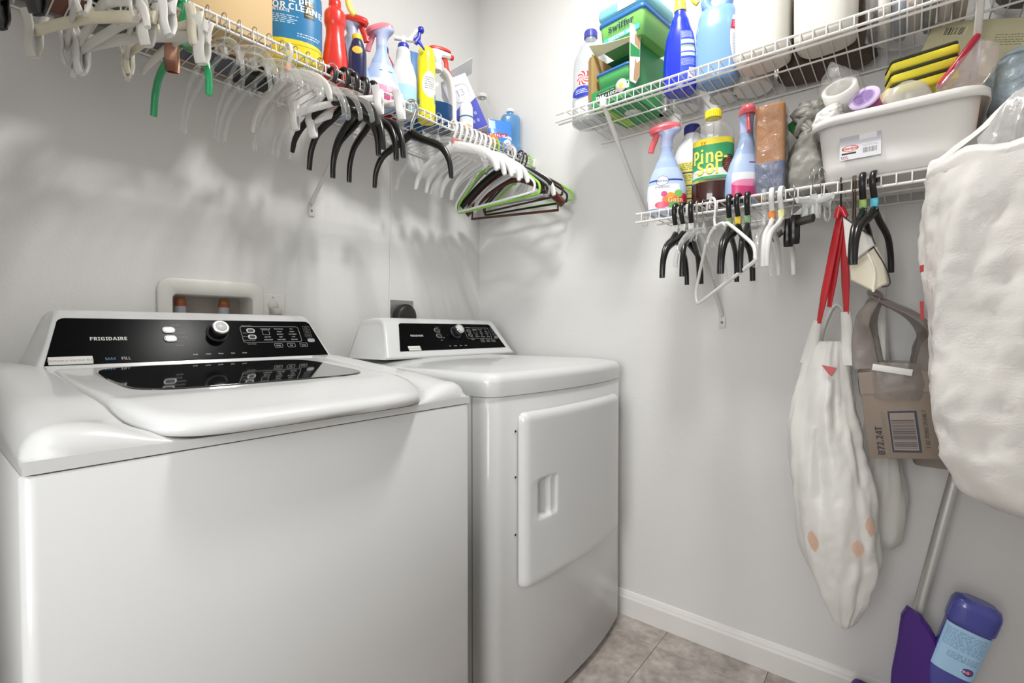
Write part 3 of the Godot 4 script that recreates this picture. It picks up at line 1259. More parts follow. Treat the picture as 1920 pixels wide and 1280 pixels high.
func label_on(t: Node3D, secs: Array, y0: float, y1: float, a0: float, a1: float, m: Material, off := 0.0007, bulge := 0.0) -> MeshInstance3D:
	var mb := MB.new()
	mb.patch(secs, y0, y1, deg_to_rad(a0), deg_to_rad(a1), off, 20, 8, bulge)
	return obj("label", mb, m, t)

func cap(t: Node3D, r: float, y0: float, y1: float, m: Material, at := Vector3.ZERO, ribs := true) -> MeshInstance3D:
	var mb := MB.new()
	mb.lathe([[r, y0], [r, y1 - r * 0.18], [r * 0.94, y1 - r * 0.05], [r * 0.8, y1], [0.001, y1]], 24, at)
	var c := obj("cap", mb, m, t)
	if ribs:
		mb = MB.new()
		for k in 24:
			var a := TAU * k / 24
			mb.tube([at + Vector3(r * cos(a), y0 + 0.001, r * sin(a)), at + Vector3(r * cos(a), y1 - r * 0.25, r * sin(a))], r * 0.05, 4)
		obj("ribbing", mb, m, c)
	return c

# trigger sprayer head; nozzle points to local +x, foot at y
func sprayer(t: Node3D, y: float, turn: float, head: Material, trig: Material, s := 1.0, collar: Material = null) -> void:
	var base := T(Vector3(0, y, 0), 0, turn, 0) * Transform3D(Basis.from_scale(Vector3.ONE * s), Vector3.ZERO)
	var mb := MB.new()
	mb.xf = base
	mb.lathe([[0.0145, -0.004], [0.0155, 0.0], [0.0155, 0.016], [0.012, 0.019], [0.001, 0.019]], 20)
	var h := obj("sprayer_collar", mb, collar if collar else head, t)
	mb = MB.new()
	mb.xf = base
	mb.prism(PackedVector2Array([Vector2(-0.010, 0.016), Vector2(-0.014, 0.028), Vector2(-0.024, 0.040), Vector2(-0.028, 0.050), Vector2(-0.022, 0.060), Vector2(-0.006, 0.066), Vector2(0.020, 0.067), Vector2(0.044, 0.065), Vector2(0.048, 0.060), Vector2(0.048, 0.050), Vector2(0.040, 0.047), Vector2(0.016, 0.045), Vector2(0.011, 0.036), Vector2(0.010, 0.016)]), 0.024, 0.005)
	obj("sprayer_head", mb, head, h)
	mb = MB.new()
	mb.xf = base
	mb.tube(curve([Vector3(0.024, 0.048, 0), Vector3(0.032, 0.036, 0), Vector3(0.034, 0.020, 0), Vector3(0.040, 0.004, 0), Vector3(0.050, -0.006, 0)], 4), 0.004, 6, 0.0085, Vector3(1, 0.3, 0))
	obj("trigger", mb, trig, h)
	mb = MB.new()
	mb.xf = base * T(Vector3(0.048, 0.0565, 0), 0, 0, -90)
	mb.lathe([[0.0085, 0.0], [0.0085, 0.010], [0.006, 0.012], [0.001, 0.012]], 16)
	obj("nozzle", mb, trig, h)

# the hooded head of an air-freshener sprayer; nozzle to +x
func hood_sprayer(t: Node3D, y: float, turn: float, hood: Material, shroud: Material) -> void:
	var base := T(Vector3(0, y, 0), 0, turn, 0)
	var mb := MB.new()
	mb.xf = base
	mb.se([[0.0, 0.0165, 0.0165, 2.0, 0.0, 0.0], [0.020, 0.0165, 0.0165, 2.0, 0.0, 0.0], [0.034, 0.020, 0.0175, 2.2, -0.004, 0.0], [0.046, 0.034, 0.019, 2.4, -0.004, 0.0], [0.052, 0.040, 0.019, 2.4, 0.0, 0.0]], 24, 3)
	var h := obj("sprayer_shroud", mb, shroud, t)
	mb = MB.new()
	mb.xf = base * T(Vector3(0, 0.052, 0), 0, 0, -9)
	mb.se([[-0.006, 0.042, 0.0195, 2.4, 0.004, 0.0], [0.004, 0.044, 0.020, 2.4, 0.006, 0.0], [0.012, 0.038, 0.017, 2.3, 0.008, 0.0], [0.018, 0.024, 0.010, 2.2, 0.006, 0.0], [0.019, 0.006, 0.003, 2.0, 0.004, 0.0]], 28, 3)
	obj("sprayer_hood", mb, hood, h)
	mb = MB.new()
	mb.xf = base
	mb.tube(curve([Vector3(0.026, 0.046, 0), Vector3(0.032, 0.026, 0), Vector3(0.040, 0.006, 0), Vector3(0.044, -0.010, 0)], 4), 0.0045, 6, 0.0095, Vector3(1, 0.3, 0))
	obj("trigger", mb, hood, h)

const FAB := [[0.0, 0.046, 0.030, 2.4], [0.004, 0.052, 0.034, 2.4], [0.03, 0.0555, 0.036, 2.4], [0.065, 0.055, 0.035, 2.3], [0.10, 0.047, 0.030, 2.2], [0.14, 0.031, 0.023, 2.1], [0.165, 0.0205, 0.018, 2.0], [0.178, 0.0165, 0.0165, 2.0], [0.190, 0.0165, 0.0165, 2.0]]

func fabric_spray(label: String, at: Vector3, turn: float, front: bool, nozzle: float, hood_col: String, group := "") -> Node3D:
	var t := thing("fabric_spray_bottle", label, "spray bottle", at, turn, group)
	var body_m := mat("a9bfe6", 0.25, {"coat": 0.4})
	body(t, FAB, body_m, "bottle_body", 36, 4)
	var i := img(256, 256, "bfcdea")
	for y in 256:
		for x in 256:
			var u := x / 256.0
			var v := y / 256.0
			var c := hexc("b4c7ea")
			if v > 0.42:
				c = hexc("e9ecef") if u < 0.75 else hexc("b9c9e8")
			i.set_pixel(x, y, c)
	if front:
		rect(i, 0.0, 0.30, 0.92, 0.045, "2b3a8c")
		disc(i, 0.40, 0.33, 0.13, 0.12, "2b3a8c")
		disc(i, 0.40, 0.33, 0.12, 0.11, "eef2f6")
		disc(i, 0.62, 0.80, 0.20, 0.14, "ef7a3c")
		disc(i, 0.86, 0.82, 0.16, 0.17, "c62a4b")
		disc(i, 0.72, 0.66, 0.10, 0.09, "7fc45c")
		disc(i, 0.55, 0.70, 0.07, 0.07, "f2a33c")
		disc(i, 0.45, 0.66, 0.05, 0.07, "d2468c")
		disc(i, 0.62, 0.93, 0.13, 0.08, "69b358")
		disc(i, 0.40, 0.92, 0.13, 0.08, "e2476a")
		disc(i, 0.10, 0.88, 0.11, 0.11, "f4f4f2")
		rect(i, 0.0, 0.80, 0.03, 0.2, "c6355f")
	else:
		rect(i, 0.4, 0.18, 0.35, 0.03, "2b3a8c")
		rect(i, 0.0, 0.66, 1.0, 0.34, "d23e7a")
		disc(i, 0.5, 0.66, 0.5, 0.08, "e98fb0")
		fine(i, 0.55, 0.5, 0.38, 0.3, 8, "f1f1f1")
	label_on(t, FAB, 0.012, 0.128, -70, 70, tex_mat(i, 0.3, {"coat": 0.4}))
	if front:
		txt_on(t, FAB, "febreze", 0.0062, 0.0895, deg_to_rad(-13), mat("27356f", 0.5), sans_bold)
		txt_on(t, FAB, "FABRIC", 0.0072, 0.0715, deg_to_rad(-10), mat("4b5263", 0.5), sans, 1.25)
		txt_on(t, FAB, "Gain", 0.0125, 0.034, deg_to_rad(20), mat("f4e3a0", 0.5), serif_bold)
	hood_sprayer(t, 0.190, nozzle, mat(hood_col, 0.3), mat("b9c4ea", 0.3))
	return t

func turn_to_camera(p: Vector3) -> float:
	return atan2(-1.60 - p.x, 1.471 - p.z)

func carton(t: Node3D, c: Vector3, s: Vector3, m: Material, called := "carton") -> MeshInstance3D:
	var mb := MB.new()
	mb.rbox(c, s, 0.0015, 0.0015, 1)
	return obj(called, mb, m, t)

const YA := 1.6955   # top of the wires, back wall shelf

func build_shelf_a() -> void:
	var t: Node3D
	var mb: MB
	var s: Array
	var i: Image
	# brown and dark packets at the far left, seen between the hangers
	t = thing("brown_carton", "reddish brown carton at the far left end of the back shelf", "box", Vector3(-1.42, YA, 0.13))
	carton(t, Vector3(0, 0.11, 0), Vector3(0.15, 0.22, 0.2), mat("7a4f40", 0.7))
	t = thing("dark_packet", "dark grey packet behind the cream clip hangers", "packet", Vector3(-1.275, YA, 0.14))
	carton(t, Vector3(0, 0.08, 0), Vector3(0.10, 0.16, 0.18), mat("6b6a63", 0.6))
	mb = MB.new()
	mb.rbox(Vector3(0, 0.04, 0.091), Vector3(0.1, 0.05, 0.001), 0.0003)
	obj("label", mb, mat("2d3566", 0.5), t)
	# tan carton with orange band underneath
	t = thing("tan_carton", "plain tan carton left of the yellow floor cleaner jug", "box", Vector3(-1.125, YA, 0.150))
	carton(t, Vector3(0, 0.14, 0), Vector3(0.19, 0.28, 0.24), mat("dcbd8c", 0.75))
	mb = MB.new()
	mb.box(Vector3(0.0, -0.0003, 0.035), Vector3(0.185, 0.0006, 0.05))
	var o := obj("orange_band", mb, mat("e0a136", 0.6), t)
	i = img(128, 48, "e0a136")
	fine(i, 0.04, 0.1, 0.92, 0.8, 2, "39301c", 6)
	mb = MB.new()
	mb.quad(Vector3(-0.085, -0.0009, 0.012), Vector3(0.085, -0.0009, 0.012), Vector3(0.085, -0.0009, 0.056), Vector3(-0.085, -0.0009, 0.056))
	obj("small_print", mb, tex_mat(i), o)
	mb = MB.new()
	mb.box(Vector3(0.0, -0.0003, -0.05), Vector3(0.185, 0.0006, 0.12))
	obj("printed_base", mb, mat("5d5c66", 0.6), t)
	t = thing("black_packet", "small black packet under the yellow jug's left side", "packet", Vector3(-0.985, YA, 0.06))
	carton(t, Vector3(0, 0.05, 0), Vector3(0.09, 0.1, 0.08), mat("1d211c", 0.5))
	# yellow floor cleaner jug
	var p := Vector3(-0.950, YA, 0.205)
	t = thing("floor_cleaner_jug", "big yellow floor cleaner jug with blue label", "jug", p, deg_to_rad(-30))
	s = [[0.0, 0.060, 0.036, 2.6], [0.006, 0.070, 0.043, 2.6], [0.03, 0.074, 0.046, 2.6], [0.19, 0.074, 0.046, 2.6], [0.235, 0.058, 0.040, 2.4], [0.265, 0.028, 0.026, 2.2], [0.28, 0.022, 0.022, 2.0]]
	body(t, s, mat("efd52c", 0.3, {"coat": 0.3}))
	i = img(256, 256, "2d79ab")
	rect(i, 0.62, 0.18, 0.15, 0.33, "23261f")
	fine(i, 0.64, 0.20, 0.11, 0.29, 6, "d9c04a", 4)
	fine(i, 0.08, 0.52, 0.5, 0.16, 5, "dfe9ef", 6)
	fine(i, 0.55, 0.80, 0.35, 0.08, 2, "dfe9ef", 9)
	disc(i, 0.5, 1.06, 0.62, 0.14, "efd52c")
	disc(i, 0.5, -0.02, 0.55, 0.07, "efd52c")
	label_on(t, s, 0.045, 0.190, -82, 82, tex_mat(i, 0.35))
	var pw := mat("eef2f4", 0.5)
	txt_on(t, s, "NEUTRAL pH", 0.0165, 0.158, deg_to_rad(-10), pw)
	txt_on(t, s, "FLOOR CLEANER", 0.0165, 0.138, deg_to_rad(2), pw)
	txt_on(t, s, "CONCENTRATE", 0.008, 0.126, deg_to_rad(-26), pw)
	cap(t, 0.022, 0.28, 0.31, mat("23262a", 0.4))
	# clear bottle
	p = Vector3(-0.862, YA, 0.135)
	t = thing("clear_bottle", "clear plastic bottle with blue and white label behind the red spray bottle", "bottle", p, turn_to_camera(p))
	s = [[0.0, 0.026, 0.026, 2.0], [0.004, 0.031, 0.031, 2.0], [0.14, 0.031, 0.031, 2.0], [0.18, 0.024, 0.024, 2.0], [0.215, 0.012, 0.012, 2.0], [0.235, 0.012, 0.012, 2.0]]
	body(t, s, mat("dfe2e0", 0.1, {"alpha": 0.12}))
	i = img(64, 64, "dfe3ea")
	rect(i, 0, 0, 1, 0.16, "4a63b8")
	rect(i, 0, 0.86, 1, 0.14, "b9c3da")
	fine(i, 0.1, 0.3, 0.8, 0.4, 5, "9aa3b8", 3)
	label_on(t, s, 0.105, 0.145, -120, 120, tex_mat(i))
	cap(t, 0.013, 0.235, 0.255, mat("e9e9e7", 0.4))
	# red spray bottle with yellow trigger
	p = Vector3(-0.842, YA, 0.235)
	t = thing("red_spray_bottle", "bright red spray bottle with yellow trigger", "spray bottle", p, deg_to_rad(-42))
	s = [[0.0, 0.030, 0.028, 2.1], [0.004, 0.034, 0.031, 2.1], [0.05, 0.034, 0.031, 2.1], [0.09, 0.0295, 0.028, 2.0], [0.125, 0.0245, 0.0245, 2.0], [0.145, 0.0245, 0.0245, 2.0], [0.160, 0.0285, 0.0275, 2.0], [0.185, 0.028, 0.027, 2.0], [0.2, 0.018, 0.018, 2.0], [0.205, 0.014, 0.014, 2.0]]
	body(t, s, mat("d8332c", 0.28, {"coat": 0.3}))
	label_on(t, s, 0.02, 0.115, 95, 265, mat("e9e7e4", 0.4))
	sprayer(t, 0.205, 15, mat("cf2e28", 0.3), mat("e8d861", 0.35), 1.05)
	# pair of hooded fabric sprays, and a third half hidden
	fabric_spray("pale blue fabric spray with red hood, left of the pair on the back shelf", Vector3(-0.742, YA, 0.165), deg_to_rad(-60), false, 5, "d63b33")
	fabric_spray("pale blue fabric spray with pink hood, right of the pair on the back shelf", Vector3(-0.662, YA, 0.20), deg_to_rad(-25), false, 150, "e88a98")
	fabric_spray("fabric spray with pink hood half hidden behind the pair", Vector3(-0.69, YA, 0.075), deg_to_rad(-60), false, 140, "e0707c")
	# navy bottle with yellow cap
	p = Vector3(-0.782, YA, 0.250)
	t = thing("navy_bottle", "dark navy bottle with yellow cap behind white hanger clips", "bottle", p, turn_to_camera(p))
	s = [[0.0, 0.022, 0.018, 2.4], [0.004, 0.025, 0.021, 2.4], [0.10, 0.025, 0.021, 2.4], [0.125, 0.018, 0.016, 2.2], [0.14, 0.012, 0.012, 2.0]]
	body(t, s, mat("1c1f4a", 0.25, {"coat": 0.3}))
	label_on(t, s, 0.09, 0.112, -30, 30, mat("d8b43a", 0.5), 0.0007, 0.8)
	cap(t, 0.0135, 0.137, 0.152, mat("e9cf3b", 0.4))
	# red bottle
	p = Vector3(-0.58, YA, 0.105)
	t = thing("red_bottle", "red bottle with small blue cap behind the spray bottles", "bottle", p, turn_to_camera(p))
	s = [[0.0, 0.034, 0.024, 2.3], [0.005, 0.038, 0.027, 2.3], [0.15, 0.038, 0.027, 2.3], [0.20, 0.030, 0.022, 2.2], [0.235, 0.014, 0.014, 2.0]]
	body(t, s, mat("c9272b", 0.3))
	cap(t, 0.012, 0.235, 0.26, mat("2b3190", 0.4))
	# translucent spray bottle with pale blue liquid
	p = Vector3(-0.590, YA, 0.215)
	t = thing("translucent_spray_bottle", "translucent white spray bottle part full of pale blue liquid", "spray bottle", p, deg_to_rad(-40))
	s = [[0.0, 0.034, 0.034, 2.2], [0.005, 0.040, 0.040, 2.2], [0.115, 0.041, 0.041, 2.2], [0.150, 0.033, 0.033, 2.0], [0.175, 0.0235, 0.0235, 2.0], [0.205, 0.0215, 0.0215, 2.0], [0.215, 0.014, 0.014, 2.0]]
	body(t, s, mat("e6e7e3", 0.35, {"alpha": 0.8}))
	mb = MB.new()
	mb.se([[0.001, 0.0346, 0.0346, 2.2], [0.006, 0.0408, 0.0408, 2.2], [0.083, 0.0415, 0.0415, 2.2]], 28, 2)
	obj("liquid", mb, mat("a9d2e4", 0.35), t)
	mb = MB.new()
	mb.lathe([[0.0165, 0.205], [0.0175, 0.208], [0.0175, 0.222], [0.015, 0.226], [0.001, 0.226]], 20)
	obj("collar", mb, mat("2a33a6", 0.35), t)
	mb = MB.new()
	mb.tube([Vector3(0, 0.222, 0), Vector3(0, 0.25, 0)], 0.008, 10)
	mb.tube([Vector3(-0.028, 0.243, 0), Vector3(0.04, 0.24, 0)], [0.007, 0.006], 8)
	mb.tube([Vector3(0.02, 0.242, 0), Vector3(0.034, 0.262, 0), Vector3(0.044, 0.276, 0)], 0.0065, 8)
	obj("sprayer_head", mb, mat("eceae6", 0.4), t)
	mb = MB.new()
	mb.tube([Vector3(0.036, 0.236, 0), Vector3(0.048, 0.252, 0), Vector3(0.052, 0.272, 0)], [0.011, 0.0075, 0.004], 8)
	mb.tube([Vector3(0.048, 0.24, 0), Vector3(0.058, 0.228, 0), Vector3(0.066, 0.216, 0)], [0.006, 0.004, 0.003], 6)
	mb.lathe([[0.001, 0.268], [0.009, 0.27], [0.0105, 0.276], [0.009, 0.284], [0.001, 0.286]], 14, Vector3(0.055, 0.0, 0))
	obj("trigger", mb, mat("2430b0", 0.35), t)
	# blue bottle behind, yellow can, glass cleaner
	p = Vector3(-0.455, YA, 0.10)
	t = thing("blue_carton", "blue box standing behind the yellow aerosol can", "box", p, deg_to_rad(-20))
	carton(t, Vector3(0, 0.145, 0), Vector3(0.05, 0.29, 0.05), mat("3f78b8", 0.45))
	p = Vector3(-0.512, YA, 0.235)
	t = thing("aerosol_can", "slim yellow can with white oval label", "can", p, deg_to_rad(-40))
	s = [[0.0, 0.026, 0.026, 2.0], [0.004, 0.0285, 0.0285, 2.0], [0.205, 0.0285, 0.0285, 2.0], [0.222, 0.0265, 0.0265, 2.0], [0.236, 0.022, 0.022, 2.0], [0.240, 0.012, 0.012, 2.0]]
	body(t, s, mat("f0e226", 0.3, {"coat": 0.3}), "can_body")
	i = img(128, 256, "f0e226")
	disc(i, 0.62, 0.46, 0.27, 0.22, "f3f1e4")
	fine(i, 0.45, 0.34, 0.35, 0.22, 6, "5b5f68", 8)
	rect(i, 0.12, 0.70, 0.16, 0.10, "f4f4f0")
	bars(i, 0.13, 0.71, 0.14, 0.08, 9)
	fine(i, 0.06, 0.10, 0.12, 0.5, 22, "8e862f", 5)
	rect(i, 0.8, 0.6, 0.16, 0.16, "3d8fd0")
	label_on(t, s, 0.01, 0.2, -100, 100, tex_mat(i, 0.3))
	p = Vector3(-0.436, YA, 0.205)
	t = thing("glass_cleaner_bottle", "glass cleaner bottle with red sprayer, white handle and dark blue liquid", "spray bottle", p, deg_to_rad(-25))
	s = [[0.0, 0.046, 0.028, 2.8], [0.005, 0.050, 0.032, 2.8], [0.11, 0.050, 0.032, 2.8], [0.15, 0.044, 0.030, 2.5], [0.19, 0.022, 0.021, 2.1], [0.212, 0.015, 0.015, 2.0]]
	body(t, s, mat("dfe6e8", 0.08, {"alpha": 0.08}))
	mb = MB.new()
	mb.se([[0.001, 0.0465, 0.0285, 2.8], [0.006, 0.0506, 0.0326, 2.8], [0.092, 0.0506, 0.0326, 2.8]], 28, 2)
	obj("liquid", mb, mat("163f6b", 0.15), t)
	mb = MB.new()
	mb.tube(curve([Vector3(0.018, 0.21, 0.0), Vector3(0.042, 0.185, 0.0), Vector3(0.054, 0.13, 0.0), Vector3(0.056, 0.05, 0.0), Vector3(0.055, 0.005, 0.0)], 5), 0.010, 10, 0.027, Vector3(0, 0, 1))
	obj("handle_shell", mb, mat("ecebe8", 0.35), t)
	sprayer(t, 0.212, 10, mat("e9e8e5", 0.35), mat("d83b2e", 0.35), 1.05)
	mb = MB.new()
	mb.xf = T(Vector3(0.0, 0.285, 0))
	mb.se([[-0.006, 0.040, 0.013, 2.3, 0.010, 0.0], [0.0, 0.040, 0.0135, 2.3, 0.010, 0.0], [0.005, 0.030, 0.009, 2.2, 0.008, 0.0], [0.006, 0.01, 0.003, 2.0, 0.006, 0.0]], 20, 2)
	obj("sprayer_cap", mb, mat("d83b2e", 0.35), t)
	# small white bottle
	p = Vector3(-0.335, YA, 0.245)
	t = thing("small_white_bottle", "small white squeeze bottle in front of the blue and white box", "bottle", p, turn_to_camera(p))
	s = [[0.0, 0.020, 0.020, 2.0], [0.004, 0.0235, 0.0235, 2.0], [0.105, 0.0235, 0.0235, 2.0], [0.120, 0.018, 0.018, 2.0], [0.126, 0.011, 0.011, 2.0], [0.145, 0.008, 0.008, 2.0]]
	body(t, s, mat("ececea", 0.35))
	i = img(96, 96, "eef0f0")
	rect(i, 0.0, 0.05, 1.0, 0.1, "2f5f86")
	fine(i, 0.12, 0.2, 0.76, 0.2, 3, "4f7f97", 4)
	disc(i, 0.6, 0.75, 0.28, 0.2, "d8b48f")
	rect(i, 0.0, 0.93, 1.0, 0.07, "6ea9b8")
	label_on(t, s, 0.015, 0.075, -75, 75, tex_mat(i))
	# open blue and white box, tilted
	t = thing("trash_bag_box", "tilted white box with blue panel and open flap", "box", Vector3(-0.228, YA + 0.052, 0.190))
	t.rotation = Vector3(0, deg_to_rad(-45), deg_to_rad(24))
	t.scale = Vector3.ONE * 1.15
	mb = MB.new()
	mb.rbox(Vector3(0, 0.09, 0), Vector3(0.085, 0.18, 0.10), 0.001, 0.001, 1)
	var bx := obj("carton", mb, mat("e4e4ea", 0.5), t)
	mb = MB.new()
	mb.prism(PackedVector2Array([Vector2(-0.042, 0.0), Vector2(0.042, 0.0), Vector2(0.042, 0.095), Vector2(0.01, 0.082), Vector2(-0.01, 0.09), Vector2(-0.042, 0.072)]), 0.0008)
	var pan := obj("blue_panel", mb, mat("2a36ae", 0.45), bx)
	pan.position = Vector3(0, 0.002, 0.0505)
	for k in 4:
		var rows := img(64, 16, "2a36ae")
		fine(rows, 0.03, 0.1, 0.9, 0.9, 2, "aab2ea", 3 + k)
		mb = MB.new()
		mb.quad(Vector3(-0.032 + 0.016 * k, 0.006, 0.0513), Vector3(-0.022 + 0.016 * k, 0.006, 0.0513), Vector3(-0.022 + 0.016 * k, 0.06, 0.0513), Vector3(-0.032 + 0.016 * k, 0.06, 0.0513))
		obj("small_print", mb, tex_mat(rows), bx)
	frame_line(bx, T(Vector3(0.002, 0.125, 0.0506)), 0.055, 0.055, 0.018, 0.0012, mat("c3c6da", 0.6))
	txt(bx, "13", 0.02, T(Vector3(0.002, 0.128, 0.0508)), mat("b9bccb", 0.6), sans)
	mb = MB.new()
	mb.rbox(Vector3(0.078, 0.198, 0.0), Vector3(0.085, 0.0012, 0.098), 0.0005, 0.0003, 1)
	var fl := obj("flap", mb, mat("e9e9ea", 0.55), t)
	fl.rotation.z = deg_to_rad(10)
	mb = MB.new()
	mb.box(Vector3(-0.0428, 0.12, 0.0), Vector3(0.0006, 0.11, 0.09))
	obj("side_print", mb, mat("a9a8d0", 0.55), t)
	# orange packet and blue pouch
	t = thing("orange_packet", "crumpled orange packet under the tilted box", "packet", Vector3(-0.195, YA, 0.255), 0.4)
	mb = MB.new()
	mb.se([[0.0, 0.028, 0.014, 2.5], [0.01, 0.034, 0.018, 2.5], [0.035, 0.032, 0.016, 2.5], [0.048, 0.022, 0.006, 2.5]], 24, 4, 0.006, 4, 40.0)
	obj("wrapper", mb, film("ee8a2c", 0.3, 1.0, 0.2, 14.0), t)
	p = Vector3(-0.158, YA, 0.250)
	t = thing("cleaner_pouch", "blue refill pouch with red lettering on a white swoosh", "pouch", p, deg_to_rad(-32))
	s = [[0.0, 0.046, 0.022, 3.0], [0.02, 0.048, 0.020, 3.0], [0.07, 0.047, 0.014, 3.0], [0.105, 0.046, 0.005, 3.0], [0.12, 0.046, 0.0012, 3.0]]
	body(t, s, mat("3a82d8", 0.3, {"coat": 0.3}), "pouch_body", 40)
	i = img(128, 160, "3a82d8")
	disc(i, 0.25, 0.60, 0.75, 0.11, "eef2f8")
	disc(i, 0.25, 0.68, 0.75, 0.10, "3a82d8")
	disc(i, 0.70, 0.76, 0.16, 0.13, "e8eef8")
	disc(i, 0.70, 0.76, 0.13, 0.10, "dfe6f6")
	rect(i, 0.60, 0.77, 0.12, 0.02, "3a4a8c")
	rect(i, 0.71, 0.70, 0.02, 0.08, "3a4a8c")
	disc(i, 0.38, 0.80, 0.10, 0.08, "dcd4ee")
	rect(i, 0.0, 0.0, 0.4, 0.3, "a9cdf0")
	label_on(t, s, 0.006, 0.115, -75, 75, tex_mat(i, 0.3))
	txt_on(t, s, "Windex", 0.021, 0.058, deg_to_rad(-20), mat("c22a3c", 0.4), sans_bold, 1.0, 0.12)
	# clear packet and the blue jug at the corner
	t = thing("clear_packet", "crumpled clear plastic packet in front of the blue jug", "packet", Vector3(-0.115, YA, 0.275), 0.3)
	mb = MB.new()
	mb.se([[0.0, 0.035, 0.014, 2.5], [0.01, 0.042, 0.017, 2.5], [0.025, 0.038, 0.014, 2.5], [0.036, 0.02, 0.005, 2.5]], 24, 4, 0.006, 9, 40.0)
	obj("wrapper", mb, film("d6d3d0", 0.3, 0.55, 0.3, 14.0), t)
	p = Vector3(-0.050, YA - 0.0, 0.215)
	t = thing("blue_jug", "square translucent blue jug at the corner end of the back shelf", "jug", p, deg_to_rad(-40))
	s = [[0.0, 0.038, 0.032, 4.0], [0.004, 0.042, 0.036, 4.0], [0.05, 0.042, 0.036, 4.0], [0.058, 0.039, 0.033, 4.0], [0.165, 0.039, 0.033, 4.0], [0.178, 0.034, 0.029, 3.5], [0.184, 0.015, 0.014, 2.0], [0.2, 0.014, 0.014, 2.0]]
	body(t, s, mat("5f93c6", 0.15, {"alpha": 0.86, "coat": 0.4}))
	cap(t, 0.0155, 0.197, 0.21, mat("e6e6e6", 0.4))
	p = Vector3(-0.075, YA, 0.085)
	t = thing("clear_jug", "clear empty jug with white cap behind the blue jug", "jug", p, deg_to_rad(-40))
	s = [[0.0, 0.05, 0.05, 3.0], [0.005, 0.056, 0.056, 3.0], [0.16, 0.056, 0.056, 3.0], [0.23, 0.045, 0.045, 2.3], [0.27, 0.018, 0.018, 2.0], [0.285, 0.018, 0.018, 2.0]]
	body(t, s, mat("e9eae8", 0.1, {"alpha": 0.06}))
	cap(t, 0.02, 0.285, 0.30, mat("e3e3e1", 0.4))

const YU := 1.6935   # upper shelf, right wall
const YL := 1.3415   # lower shelf, right wall
const FACE_B := -PI / 2

